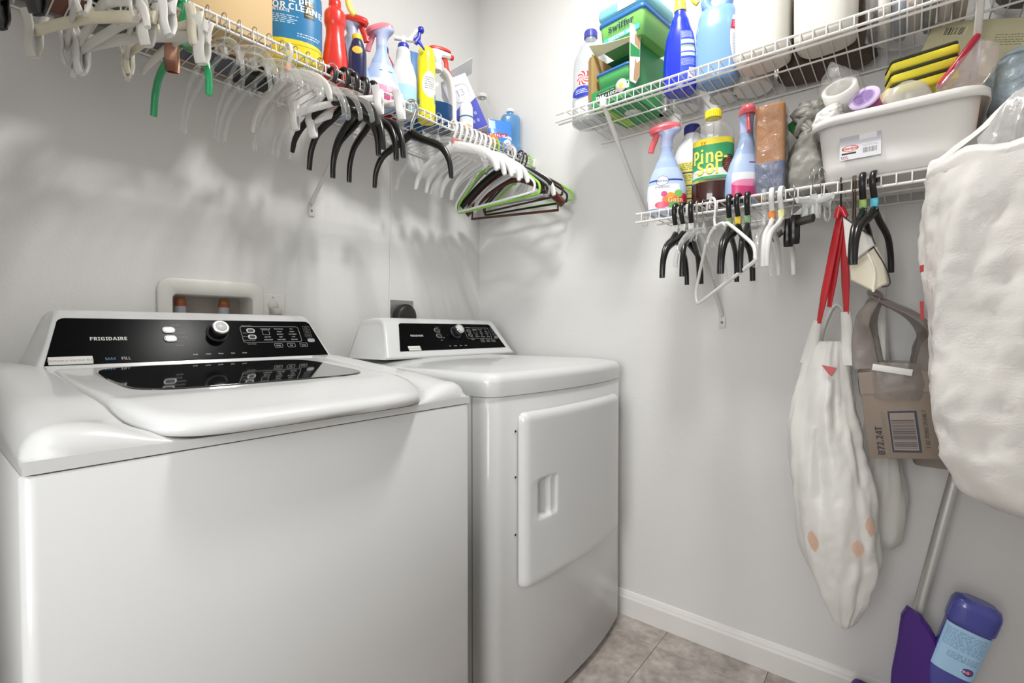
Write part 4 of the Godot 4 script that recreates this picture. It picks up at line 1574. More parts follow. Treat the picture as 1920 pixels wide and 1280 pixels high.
func build_shelf_b() -> void:
	var t: Node3D
	var mb: MB
	var s: Array
	var i: Image
	var o: MeshInstance3D
	# ---------------- upper shelf
	var p := Vector3(-0.155, YU, 0.645)
	t = thing("clear_jug", "clear jug with peppermint print and white contents beside the green box", "jug", p, deg_to_rad(-68))
	s = [[0.0, 0.050, 0.046, 2.3], [0.006, 0.060, 0.056, 2.3], [0.06, 0.060, 0.056, 2.3], [0.20, 0.056, 0.052, 2.2], [0.25, 0.038, 0.036, 2.0], [0.275, 0.020, 0.020, 2.0], [0.285, 0.019, 0.019, 2.0]]
	body(t, s, mat("c3ccd2", 0.12, {"alpha": 0.34}))
	mb = MB.new()
	mb.se([[0.004, 0.05, 0.046, 2.3], [0.01, 0.058, 0.054, 2.3], [0.075, 0.058, 0.054, 2.3], [0.085, 0.05, 0.046, 2.3]], 28, 2)
	obj("contents", mb, mat("f1f1f2", 0.7), t)
	mb = MB.new()
	mb.patch(s, 0.074, 0.110, deg_to_rad(-64), deg_to_rad(20), 0.0008, 20, 8, 0.75)
	o = obj("blue_badge", mb, mat("2c3fb2", 0.4), t)
	i = img(96, 48, "2c3fb2")
	fine(i, 0.1, 0.05, 0.8, 0.9, 3, "eef0fa", 12)
	mb = MB.new()
	mb.patch(s, 0.083, 0.101, deg_to_rad(-46), deg_to_rad(4), 0.0014, 10, 3)
	obj("small_print", mb, tex_mat(i), o)
	i = img(128, 128, "eceae6")
	for y in 128:
		for x in 128:
			var d := Vector2(x - 64, y - 64)
			if d.length() < 62:
				var a := d.angle() + d.length() * 0.02
				i.set_pixel(x, y, hexc("cf2f3a") if fposmod(a, TAU / 8.0) < TAU / 16.0 else hexc("f2efee"))
			elif d.length() > 62:
				i.set_pixel(x, y, hexc("e9ebf0"))
	mb = MB.new()
	for k in 24:
		var a0 := TAU * k / 24.0
		var a1 := TAU * (k + 1) / 24.0
		for q in [[0.0, 0.0], [cos(a0), sin(a0)], [cos(a1), sin(a1)]]:
			mb.put(MB.surf(s, 0.135 + 0.024 * q[1], deg_to_rad(-14) + 0.42 * q[0], 0.0008), Vector2(0.5 + 0.5 * q[0], 0.5 - 0.5 * q[1]), 0)
	obj("peppermint_print", mb, tex_mat(i), t)
	cap(t, 0.021, 0.285, 0.31, mat("3a3f9c", 0.4), Vector3(0, 0, 0))
	# green carton, open on the room side
	t = thing("wet_pads_carton", "open green carton with torn cardboard flaps on the upper right shelf", "box", Vector3(-0.175, YU, 0.785), deg_to_rad(-97))
	var g := mat("2f9150", 0.5)
	var kraft := mat("c39a62", 0.8)
	var W := 0.135
	var D := 0.20
	var H := 0.17
	var walls := [[Vector3(0, 0.001, -D / 2 + 0.09), Vector3(W, 0.002, D), g], [Vector3(W / 2, H / 2, -D / 2 + 0.09), Vector3(0.002, H, D), g], [Vector3(-W / 2, H / 2, -D / 2 + 0.09), Vector3(0.002, H, D), g], [Vector3(0, H / 2, -D + 0.09), Vector3(W, H, 0.002), kraft], [Vector3(W / 2 - 0.002, H / 2, -D / 2 + 0.09), Vector3(0.002, H - 0.004, D - 0.004), kraft], [Vector3(-W / 2 + 0.002, H / 2, -D / 2 + 0.09), Vector3(0.002, H - 0.004, D - 0.004), kraft], [Vector3(0, H / 2, -D / 2 + 0.10), Vector3(W - 0.01, H - 0.06, 0.002), mat("6d625a", 0.8)], [Vector3(0, H, -D / 2 + 0.05), Vector3(W, 0.002, D - 0.08), g]]
	for w in walls:
		mb = MB.new()
		mb.box(w[0], w[1])
		obj("panel", mb, w[2], t)
	mb = MB.new()
	mb.box(Vector3(0.0, 0.024, 0.0905), Vector3(W, 0.048, 0.002))
	var fp := obj("front_panel", mb, g, t)
	mb = MB.new()
	mb.xf = T(Vector3(0.006, 0.026, 0.0918), 90)
	mb.rbox(Vector3.ZERO, Vector3(0.105, 0.0006, 0.03), 0.006, 0.0002)
	obj("dark_badge", mb, mat("1d3d2a", 0.5), fp)
	txt(fp, "TRAP + LOCK", 0.0095, T(Vector3(-0.012, 0.026, 0.0922)), mat("eef4ee", 0.5))
	txt(fp, "WITH SCRUBBING STRIPS", 0.0035, T(Vector3(-0.012, 0.0365, 0.0922)), mat("cfe0d2", 0.5), sans)
	mb = MB.new()
	mb.xf = T(Vector3(0.040, 0.036, 0.0926), 90)
	mb.lathe([[0.019, 0.0], [0.019, 0.0004], [0.001, 0.0005]], 24)
	obj("picture", mb, mat("e3dcd3", 0.5), fp)
	mb = MB.new()
	mb.xf = T(Vector3(0.040, 0.036, 0.0932), 90)
	mb.lathe([[0.008, 0.0], [0.001, 0.0002]], 16)
	obj("picture", mb, mat("e0c14c", 0.5), fp)
	mb = MB.new()
	mb.rbox(Vector3(0.061, 0.028, 0.0926), Vector3(0.012, 0.012, 0.0006), 0.001, 0.0002)
	mb.tube(curve([Vector3(0.057, 0.034, 0.0926), Vector3(0.057, 0.039, 0.0926), Vector3(0.061, 0.042, 0.0926), Vector3(0.065, 0.039, 0.0926), Vector3(0.065, 0.034, 0.0926)], 3), 0.0009, 4)
	obj("lock_mark", mb, mat("f0f0ee", 0.5), fp)
	# flaps: kraft flap to the left, torn top flap, white and kraft flap to the right
	mb = MB.new()
	mb.xf = T(Vector3(-W / 2, 0.0, 0.09), 0, -42, 0)
	mb.prism(PackedVector2Array([Vector2(0, 0.03), Vector2(0, 0.165), Vector2(-0.035, 0.175), Vector2(-0.042, 0.172), Vector2(-0.050, 0.178), Vector2(-0.052, 0.06), Vector2(-0.03, 0.036)]), 0.002)
	obj("flap", mb, kraft, t)
	mb = MB.new()
	mb.xf = T(Vector3(0, H, 0.065), 62, 0, 0)
	mb.prism(PackedVector2Array([Vector2(-0.07, 0.0), Vector2(0.065, 0.0), Vector2(0.067, 0.012), Vector2(0.02, 0.02), Vector2(-0.03, 0.030), Vector2(-0.068, 0.045)]), 0.002)
	obj("flap", mb, mat("d9d6a8", 0.7), t)
	mb = MB.new()
	mb.xf = T(Vector3(W / 2, 0.0, 0.09), 0, 68, 0)
	mb.prism(PackedVector2Array([Vector2(0, 0.04), Vector2(0.02, 0.036), Vector2(0.034, 0.06), Vector2(0.036, 0.20), Vector2(0.0, 0.205)]), 0.002)
	var rf := obj("flap", mb, mat("e4e3e0", 0.6), t)
	mb = MB.new()
	mb.xf = T(Vector3(W / 2, 0.0, 0.09), 0, 68, 0)
	for q in [[Vector2(0.012, 0.045), Vector2(0.022, 0.042), Vector2(0.034, 0.062), Vector2(0.034, 0.105), Vector2(0.024, 0.095), Vector2(0.018, 0.11)], [Vector2(0.016, 0.15), Vector2(0.034, 0.135), Vector2(0.034, 0.185), Vector2(0.016, 0.175)]]:
		mb.prism(PackedVector2Array(q), 0.0026)
	obj("torn_patch", mb, mat("b08f67", 0.8), rf)
	mb = MB.new()
	mb.xf = T(Vector3(W / 2, 0.0, 0.09), 0, 68, 0)
	mb.prism(PackedVector2Array([Vector2(0.001, 0.11), Vector2(0.034, 0.115), Vector2(0.034, 0.135), Vector2(0.001, 0.150)]), 0.0025)
	obj("green_stripe", mb, g, rf)
	# printed underside
	mb = MB.new()
	mb.box(Vector3(-0.045, -0.0003, -0.01), Vector3(0.03, 0.0006, 0.18))
	obj("lime_band", mb, mat("9cc63c", 0.5), t)
	mb = MB.new()
	mb.xf = T(Vector3(0.01, -0.0004, -0.02))
	mb.lathe([[0.026, 0.0003], [0.026, -0.0003], [0.001, -0.0004]], 20)
	obj("white_spot", mb, mat("dfe6df", 0.5), t)
	txt(t, "110", 0.03, T(Vector3(0.02, 0.125, 0.0016), 0, 0, 0), mat("2c241e", 0.7))
	# trays of wipes inside, and on top of the carton
	for k in 2:
		wipes_tub("tub of wet pads with blue rim inside the green carton, %s" % ["lower one", "upper one"][k], Vector3(-0.175, YU + 0.003 + 0.053 * k, 0.785), deg_to_rad(-97), Vector3(0.118, 0.05, 0.17), Vector3(0, 0, -0.005), false)
	wipes_tub("light green tub of wet sweeper pads with blue rim on top of the carton", Vector3(-0.150, YU + 0.173, 0.815), deg_to_rad(-97), Vector3(0.155, 0.085, 0.17), Vector3(0.0, 0, 0.02), true)
	t = thing("teal_packet", "pale teal wipes packet lying on top of the light green tub", "packet", Vector3(-0.150, YU + 0.262, 0.815), deg_to_rad(-97))
	mb = MB.new()
	mb.rbox(Vector3(0, 0.02, 0.02), Vector3(0.165, 0.04, 0.17), 0.01, 0.012, 3)
	o = obj("packet_body", mb, mat("7fc3cf", 0.4), t)
	mb = MB.new()
	mb.box(Vector3(0.02, 0.018, 0.1055), Vector3(0.06, 0.026, 0.001))
	obj("label", mb, mat("d9d3c6", 0.6), o)
	# cans seen from below behind the carton and the bottles
	for k in 2:
		p = [Vector3(-0.075, YU, 0.935), Vector3(-0.07, YU, 1.045)][k]
		t = thing("white_can", "white can standing behind the %s" % ["green carton", "dark blue bottle"][k], "can", p, 0.0, "cans at the back of the upper shelf")
		s = [[0.0, 0.036, 0.036, 2.0], [0.004, 0.04, 0.04, 2.0], [0.006, 0.0385, 0.0385, 2.0], [0.11, 0.0385, 0.0385, 2.0], [0.116, 0.03, 0.03, 2.0]]
		body(t, s, mat("e6e5e2", 0.3), "can_body")
	p = Vector3(-0.08, YU, 0.875)
	t = thing("foil_can", "small silver lidded can behind the green carton", "can", p)
	s = [[0.0, 0.022, 0.022, 2.0], [0.003, 0.024, 0.024, 2.0], [0.06, 0.024, 0.024, 2.0], [0.064, 0.02, 0.02, 2.0]]
	body(t, s, mat("a9a9a6", 0.25, {"metal": 0.8}), "can_body")
	# dark blue trigger bottle
	p = Vector3(-0.185, YU, 0.955)
	t = thing("blue_spray_bottle", "royal blue spray bottle with yellow sprayer and back label", "spray bottle", p, deg_to_rad(-78))
	s = [[0.0, 0.040, 0.026, 2.4], [0.005, 0.0455, 0.030, 2.4], [0.09, 0.045, 0.030, 2.4], [0.15, 0.040, 0.028, 2.3], [0.20, 0.026, 0.023, 2.1], [0.228, 0.016, 0.016, 2.0], [0.235, 0.015, 0.015, 2.0]]
	body(t, s, mat("2238c4", 0.2, {"coat": 0.5}))
	i = img(128, 256, "3c54cf")
	fine(i, 0.08, 0.02, 0.8, 0.14, 6, "dfe4fa", 2)
	rect(i, 0.05, 0.19, 0.9, 0.08, "e6ecd8")
	rect(i, 0.05, 0.34, 0.9, 0.09, "e8ecf6")
	rect(i, 0.05, 0.31, 0.9, 0.03, "a8cf6a")
	rect(i, 0.05, 0.46, 0.9, 0.07, "d9e6c4")
	fine(i, 0.1, 0.20, 0.7, 0.3, 12, "7d86a6", 7)
	fine(i, 0.05, 0.58, 0.9, 0.14, 6, "dfe4fa", 3)
	rect(i, 0.45, 0.76, 0.5, 0.2, "f0e6ee")
	bars(i, 0.5, 0.78, 0.4, 0.15, 10, false, "7a5a86")
	label_on(t, s, 0.025, 0.165, 4, 72, tex_mat(i, 0.3))
	cap(t, 0.0165, 0.233, 0.247, mat("d8c35a", 0.4))
	sprayer(t, 0.245, -10, mat("e9d84a", 0.35), mat("e9d84a", 0.35), 1.0)
	# light blue jug with handle hole
	p = Vector3(-0.175, YU, 1.055)
	t = thing("light_blue_jug", "light blue softener jug with grip hole beside the white jugs", "jug", p, deg_to_rad(-80))
	s = [[0.0, 0.042, 0.034, 2.6], [0.006, 0.052, 0.042, 2.6], [0.05, 0.055, 0.044, 2.6], [0.14, 0.055, 0.043, 2.5], [0.18, 0.049, 0.036, 2.4], [0.2, 0.044, 0.030, 2.3]]
	body(t, s, mat("7fa8de", 0.25, {"coat": 0.3}))
	mb = MB.new()   # grip: a ring above the body
	var loop := []
	for k in 17:
		var a := TAU * k / 16.0
		loop.append(Vector3(0.030 * cos(a), 0.232 + 0.034 * sin(a), 0))
	mb.tube(loop, 0.014, 10, 0.020, Vector3(0, 0, 1))
	obj("grip", mb, mat("7fa8de", 0.25, {"coat": 0.3}), t)
	mb = MB.new()
	mb.xf = T(Vector3(-0.02, 0.262, 0))
	mb.lathe([[0.022, 0.0], [0.022, 0.03], [0.001, 0.03]], 18)
	obj("neck", mb, mat("7fa8de", 0.25, {"coat": 0.3}), t)
	i = img(128, 160, "dfdfe8")
	rect(i, 0, 0.12, 1, 0.2, "c8324c")
	fine(i, 0.1, 0.15, 0.8, 0.14, 3, "f0dfe3", 3)
	fine(i, 0.1, 0.4, 0.8, 0.5, 16, "a3a3ba", 4)
	label_on(t, s, 0.035, 0.165, 35, 125, tex_mat(i, 0.35), 0.0008, 0.35)
	# white round tub lid seen from below
	t = thing("white_tub", "round white tub seen from below behind the light blue jug", "tub", Vector3(-0.075, YU, 1.125))
	s = [[0.0, 0.048, 0.048, 2.0], [0.005, 0.052, 0.052, 2.0], [0.09, 0.056, 0.056, 2.0], [0.1, 0.05, 0.05, 2.0]]
	body(t, s, mat("e9e8e5", 0.4), "tub_body")
	# two big white jugs
	for k in 2:
		p = [Vector3(-0.200, YU, 1.177), Vector3(-0.200, YU, 1.313)][k]
		t = thing("white_jug", ["large plain white jug next to the light blue jug", "large plain white jug, the one nearer the bagged goods"][k], "jug", p, deg_to_rad(-92 - 4 * k), "white jugs on the upper shelf")
		s = [[0.0, 0.050, 0.044, 3.2], [0.008, 0.060, 0.056, 3.2], [0.03, 0.0625, 0.060, 3.2], [0.17, 0.0625, 0.060, 3.2], [0.22, 0.052, 0.048, 2.6], [0.25, 0.026, 0.026, 2.0], [0.27, 0.022, 0.022, 2.0]]
		body(t, s, mat("dddbd3", 0.35, {"sss": 0.1}))
		mb = MB.new()
		mb.tube(curve([Vector3(0.028, 0.25, 0.0), Vector3(0.055, 0.235, 0.0), Vector3(0.066, 0.19, 0.0), Vector3(0.058, 0.14, 0.0)], 4), 0.010, 8)
		obj("handle", mb, mat("dddbd3", 0.35, {"sss": 0.1}), t)
		cap(t, 0.024, 0.265, 0.285, mat("3950a8", 0.4))
	# added brown bag standing for the shading behind the white jugs, bagged goods to the right
	t = thing("shading_bag", "added dark brown bag standing for the brownish shading behind the white jugs", "bag", Vector3(-0.072, YU, 1.30), FACE_B)
	mb = MB.new()
	mb.se([[0.0, 0.10, 0.050, 3.0], [0.01, 0.11, 0.058, 3.0], [0.12, 0.11, 0.056, 3.0], [0.2, 0.105, 0.045, 2.6]], 32, 4, 0.008, 3, 16.0)
	obj("bag_body", mb, film("54453a", 0.7, 1.0, 0.3, 8.0), t)
	t = thing("clear_goods_bag", "clear plastic bag of white paper goods on the upper right shelf", "bag", Vector3(-0.165, YU, 1.492), FACE_B)
	mb = MB.new()
	mb.se([[0.0, 0.085, 0.100, 2.6], [0.01, 0.10, 0.115, 2.6], [0.10, 0.10, 0.115, 2.6], [0.2, 0.085, 0.09, 2.4], [0.24, 0.03, 0.03, 2.0]], 40, 5, 0.012, 6, 14.0)
	obj("bag_film", mb, film("e6e3e0", 0.15, 0.12, 0.2, 5.0), t)
	var cols := ["e6e3dc", "9aa3b8", "d9cbbf", "7c7f86", "ded6d6", "b7a89a"]
	for k in 6:
		mb = MB.new()
		mb.xf = T(Vector3(-0.065 + 0.026 * k, 0.012, 0.01 - 0.02 * (k % 2)))
		mb.rbox(Vector3(0, 0.07, 0), Vector3(0.022, 0.14, 0.15), 0.008, 0.008)
		obj("paper_pack", mb, mat(cols[k], 0.6), t)
	t = thing("dark_goods_bag", "bag of dark wrapped goods at the right edge of the upper shelf", "bag", Vector3(-0.165, YU, 1.69), FACE_B)
	mb = MB.new()
	mb.se([[0.0, 0.08, 0.09, 2.6], [0.01, 0.09, 0.11, 2.6], [0.10, 0.09, 0.11, 2.6], [0.2, 0.07, 0.08, 2.4], [0.24, 0.03, 0.03, 2.0]], 40, 5, 0.014, 8, 14.0)
	obj("bag_film", mb, film("cfc8ca", 0.15, 0.15, 0.2, 5.0), t)
	mb = MB.new()
	mb.se([[0.006, 0.07, 0.08, 2.6], [0.02, 0.078, 0.095, 2.6], [0.10, 0.078, 0.09, 2.6], [0.17, 0.04, 0.05, 2.0]], 30, 4, 0.01, 3, 18.0)
	obj("contents", mb, mat("45424a", 0.6), t)

	# ---------------- lower shelf
	fabric_spray("pale blue fabric spray with pink hood and fruit print on the lower right shelf", Vector3(-0.228, YL, 0.935), deg_to_rad(-66), true, 180, "e2656f")
	p = Vector3(-0.105, YL, 0.965)
	t = thing("bleach_bottle", "white bleach bottle with navy cap and yellow chart label", "bottle", p, deg_to_rad(-68))
	s = [[0.0, 0.048, 0.036, 2.6], [0.005, 0.053, 0.040, 2.6], [0.17, 0.053, 0.040, 2.6], [0.21, 0.046, 0.034, 2.4], [0.25, 0.024, 0.024, 2.1], [0.262, 0.019, 0.019, 2.0]]
	body(t, s, mat("e8e9ef", 0.3, {"coat": 0.3}))
	i = img(128, 256, "ece46c")
	fine(i, 0.1, 0.02, 0.8, 0.14, 4, "8f8b4a", 2)
	for k in 3:
		rect(i, 0.05, 0.19 + 0.25 * k, 0.95, 0.03, "2b2f6e")
		fine(i, 0.1, 0.25 + 0.25 * k, 0.8, 0.14, 3, "a59f52", 8 + k)
	for k in 4:
		rect(i, 0.05, 0.28 + 0.17 * k, 0.95, 0.006, "6b6840")
	rect(i, 0.05, 0.2, 0.006, 0.8, "6b6840")
	rect(i, 0.6, 0.2, 0.006, 0.8, "6b6840")
	label_on(t, s, 0.012, 0.165, -70, 70, tex_mat(i, 0.35))
	cap(t, 0.0225, 0.258, 0.285, mat("262c78", 0.4))
	mb = MB.new()
	mb.tube(curve([Vector3(0.02, 0.25, 0.0), Vector3(0.045, 0.24, 0.0), Vector3(0.056, 0.21, 0.0), Vector3(0.054, 0.17, 0.0)], 4), 0.010, 8)
	obj("handle", mb, mat("e8e9ef", 0.3, {"coat": 0.3}), t)
	pine_cleaner(Vector3(-0.195, YL, 1.053))
	fabric_spray("pale blue fabric spray seen from the back beside the pine cleaner", Vector3(-0.195, YL, 1.138), deg_to_rad(-40), false, -120, "e2656f")
	# grey plastic wrapped loaf-like package
	t = thing("wrapped_package", "brown package in clear plastic wrap between spray bottle and grey bag", "package", Vector3(-0.195, YL, 1.198), deg_to_rad(-84))
	mb = MB.new()
	mb.rbox(Vector3(0, 0.12, 0), Vector3(0.064, 0.235, 0.085), 0.006, 0.008, 2)
	o = obj("brown_box", mb, mat("a8703a", 0.7), t)
	mb = MB.new()
	mb.rbox(Vector3(0.0, 0.05, 0.0005), Vector3(0.066, 0.085, 0.0862), 0.005, 0.004, 2)
	obj("blue_print", mb, mat("54607f", 0.6), o)
	mb = MB.new()
	mb.se([[0.0, 0.036, 0.046, 4.0], [0.01, 0.039, 0.049, 4.0], [0.12, 0.038, 0.048, 4.0], [0.23, 0.036, 0.046, 4.0], [0.243, 0.028, 0.036, 3.0]], 40, 10, 0.004, 11, 26.0)
	obj("wrap", mb, film("eeeae4", 0.12, 0.08, 0.8, 7.0), t)
	# grey grocery bag tied in a knot
	t = thing("knotted_grey_bag", "grey plastic bag tied in a knot left of the white tub", "bag", Vector3(-0.165, YL, 1.277), deg_to_rad(-88))
	mb = MB.new()
	mb.se([[0.0, 0.042, 0.05, 2.4], [0.01, 0.05, 0.06, 2.4], [0.07, 0.052, 0.06, 2.3], [0.12, 0.040, 0.046, 2.2], [0.16, 0.022, 0.026, 2.0], [0.172, 0.016, 0.02, 2.0]], 44, 8, 0.009, 13, 22.0)
	obj("bag_body", mb, film("8b8982", 0.48, 0.93, 0.25, 6.0), t)
	mb = MB.new()
	for k in 5:
		var a := 0.9 * k
		mb.tube(curve([Vector3(-0.03 * cos(a), 0.165 + 0.006 * k, -0.02 * sin(a)), Vector3(-0.005, 0.2 + 0.004 * k, 0.014), Vector3(0.026 * cos(a), 0.19 + 0.005 * k, 0.012 * sin(a)), Vector3(0.012 * sin(a), 0.165, 0.02)], 5), [0.006, 0.008, 0.009, 0.010, 0.010, 0.011, 0.012, 0.012, 0.012, 0.011, 0.010, 0.009, 0.008, 0.008, 0.007, 0.005], 10)
	obj("knot", mb, film("8b8982", 0.48, 0.95, 0.25, 6.0), t)
	mb = MB.new()
	mb.se([[0.17, 0.012, 0.012, 2.0], [0.2, 0.03, 0.016, 2.0], [0.225, 0.038, 0.02, 2.0], [0.245, 0.016, 0.008, 2.0]], 36, 6, 0.012, 21, 34.0)
	obj("bag_ears", mb, film("8b8982", 0.48, 0.93, 0.25, 6.0), t)
	build_tub()

func wipes_tub(label: String, at: Vector3, turn: float, s: Vector3, off: Vector3, printed: bool) -> void:
	var t := thing("wipes_tub", label, "tub", at, turn)
	var mb := MB.new()
	mb.xf = T(off)
	var rings := []
	for k in [[0.0, 0.90], [0.01, 0.92], [0.8, 0.985], [0.82, 0.985]]:
		var ring := PackedVector3Array()
		for p in mb.rr(s.x * k[1], s.z * k[1], 0.012, 3):
			ring.append(Vector3(p.x, s.y * k[0], p.y))
		rings.append(ring)
	mb.loft(rings)
	obj("tray", mb, mat("7dbf62" if printed else "58b56a", 0.45), t)
	mb = MB.new()
	mb.xf = T(off)
	mb.rbox(Vector3(0, s.y * 0.9, 0), Vector3(s.x * 1.03, s.y * 0.17, s.z * 1.03), 0.012, s.y * 0.05, 3)
	obj("lid", mb, mat("2f6fb6", 0.4), t)
	if printed:
		var z := off.z + s.z * 0.475
		mb = MB.new()
		mb.xf = T(Vector3(0.0, 0.024, z + 0.001), 90 - 2.5)
		mb.rbox(Vector3.ZERO, Vector3(0.125, 0.0012, 0.016), 0.003, 0.0004)
		var b := obj("teal_band", mb, mat("49b3b4", 0.5), t)
		txt(b, "SWEEPER WET", 0.0095, T(Vector3(0.0, 0.024, z + 0.0024), 2.5), mat("f2f7f6", 0.5))
		txt(t, "Swiffer", 0.017, T(Vector3(0.0, 0.052, z + 0.0042), 2.5), mat("1f3358", 0.5), serif_bold)

func pine_cleaner(p: Vector3) -> void:
	var t := thing("pine_cleaner_bottle", "clear pine cleaner bottle with yellow cap and dark brown liquid", "bottle", p, deg_to_rad(-74))
	var s := [[0.0, 0.048, 0.036, 2.3], [0.006, 0.0545, 0.042, 2.3], [0.07, 0.0545, 0.042, 2.3], [0.078, 0.0525, 0.040, 2.3], [0.188, 0.0525, 0.040, 2.3], [0.196, 0.0545, 0.042, 2.3], [0.222, 0.048, 0.037, 2.2], [0.243, 0.024, 0.022, 2.0], [0.25, 0.0185, 0.0185, 2.0], [0.262, 0.0185, 0.0185, 2.0]]
	body(t, s, mat("d9d2bd", 0.06, {"alpha": 0.07}), "bottle_body", 40)
	var mb := MB.new()
	mb.se([[0.001, 0.0485, 0.0365, 2.3], [0.007, 0.0552, 0.0427, 2.3], [0.071, 0.0552, 0.0427, 2.3]], 36, 2)
	obj("liquid", mb, mat("3a1512", 0.1, {"coat": 0.6}), t)
	var i := img(256, 256, "35a066")
	rect(i, 0, 0, 1, 0.13, "f0df3a")
	disc(i, 0.40, 0.0, 0.5, 0.16, "f0df3a")
	rect(i, 0.0, 0.12, 0.09, 0.5, "6b3a2a")
	for k in 60:
		var q := fposmod(k * 0.618, 1.0)
		disc(i, 0.0 + 0.09 * q, 0.15 + 0.45 * k / 60.0, 0.012, 0.02, ["8f5034", "4d2318", "a8664a"][k % 3])
	disc(i, 0.42, 0.86, 0.5, 0.12, "e6e9dc")
	disc(i, 0.5, 0.98, 0.52, 0.05, "35a066")
	fine(i, 0.18, 0.83, 0.42, 0.04, 1, "c8463a", 3)
	# pine cone print
	disc(i, 0.80, 0.66, 0.17, 0.24, "4d2318")
	for r in 9:
		for k in 7:
			var u := (k - 3 + 0.5 * (r % 2)) / 4.0
			if absf(u) < 1.0 - absf(r - 5) * 0.10:
				disc(i, 0.80 + 0.16 * u, 0.47 + 0.045 * r, 0.022, 0.018, ["9c5a3a", "7b3c28", "b5744e"][(r + k) % 3])
				disc(i, 0.80 + 0.16 * u, 0.478 + 0.045 * r, 0.014, 0.010, "5a2a1c")
	label_on(t, s, 0.079, 0.187, -86, 86, tex_mat(i, 0.35, {"coat": 0.3}))
	var yl := mat("f2ea6a", 0.45)
	var dk := mat("1e5a3a", 0.5)
	for k in 2:
		var m: Material = dk if k == 0 else yl
		var off := 0.0014 if k == 0 else 0.0
		var a := txt_on(t, s, "Pine-", 0.037, 0.139 - off, deg_to_rad(-8), m, sans_bold, 0.74)
		var b := txt_on(t, s, "Sol", 0.037, 0.109 - off, deg_to_rad(-12), m, sans_bold, 0.78)
		if k == 1:
			for o in [a, b]:
				o.scale = Vector3(1.008, 1.0, 1.008)
	txt_on(t, s, "2X", 0.010, 0.174, deg_to_rad(-24), mat("d8722c", 0.5), sans_bold)
	cap(t, 0.0205, 0.252, 0.274, mat("f0dc2c", 0.4))

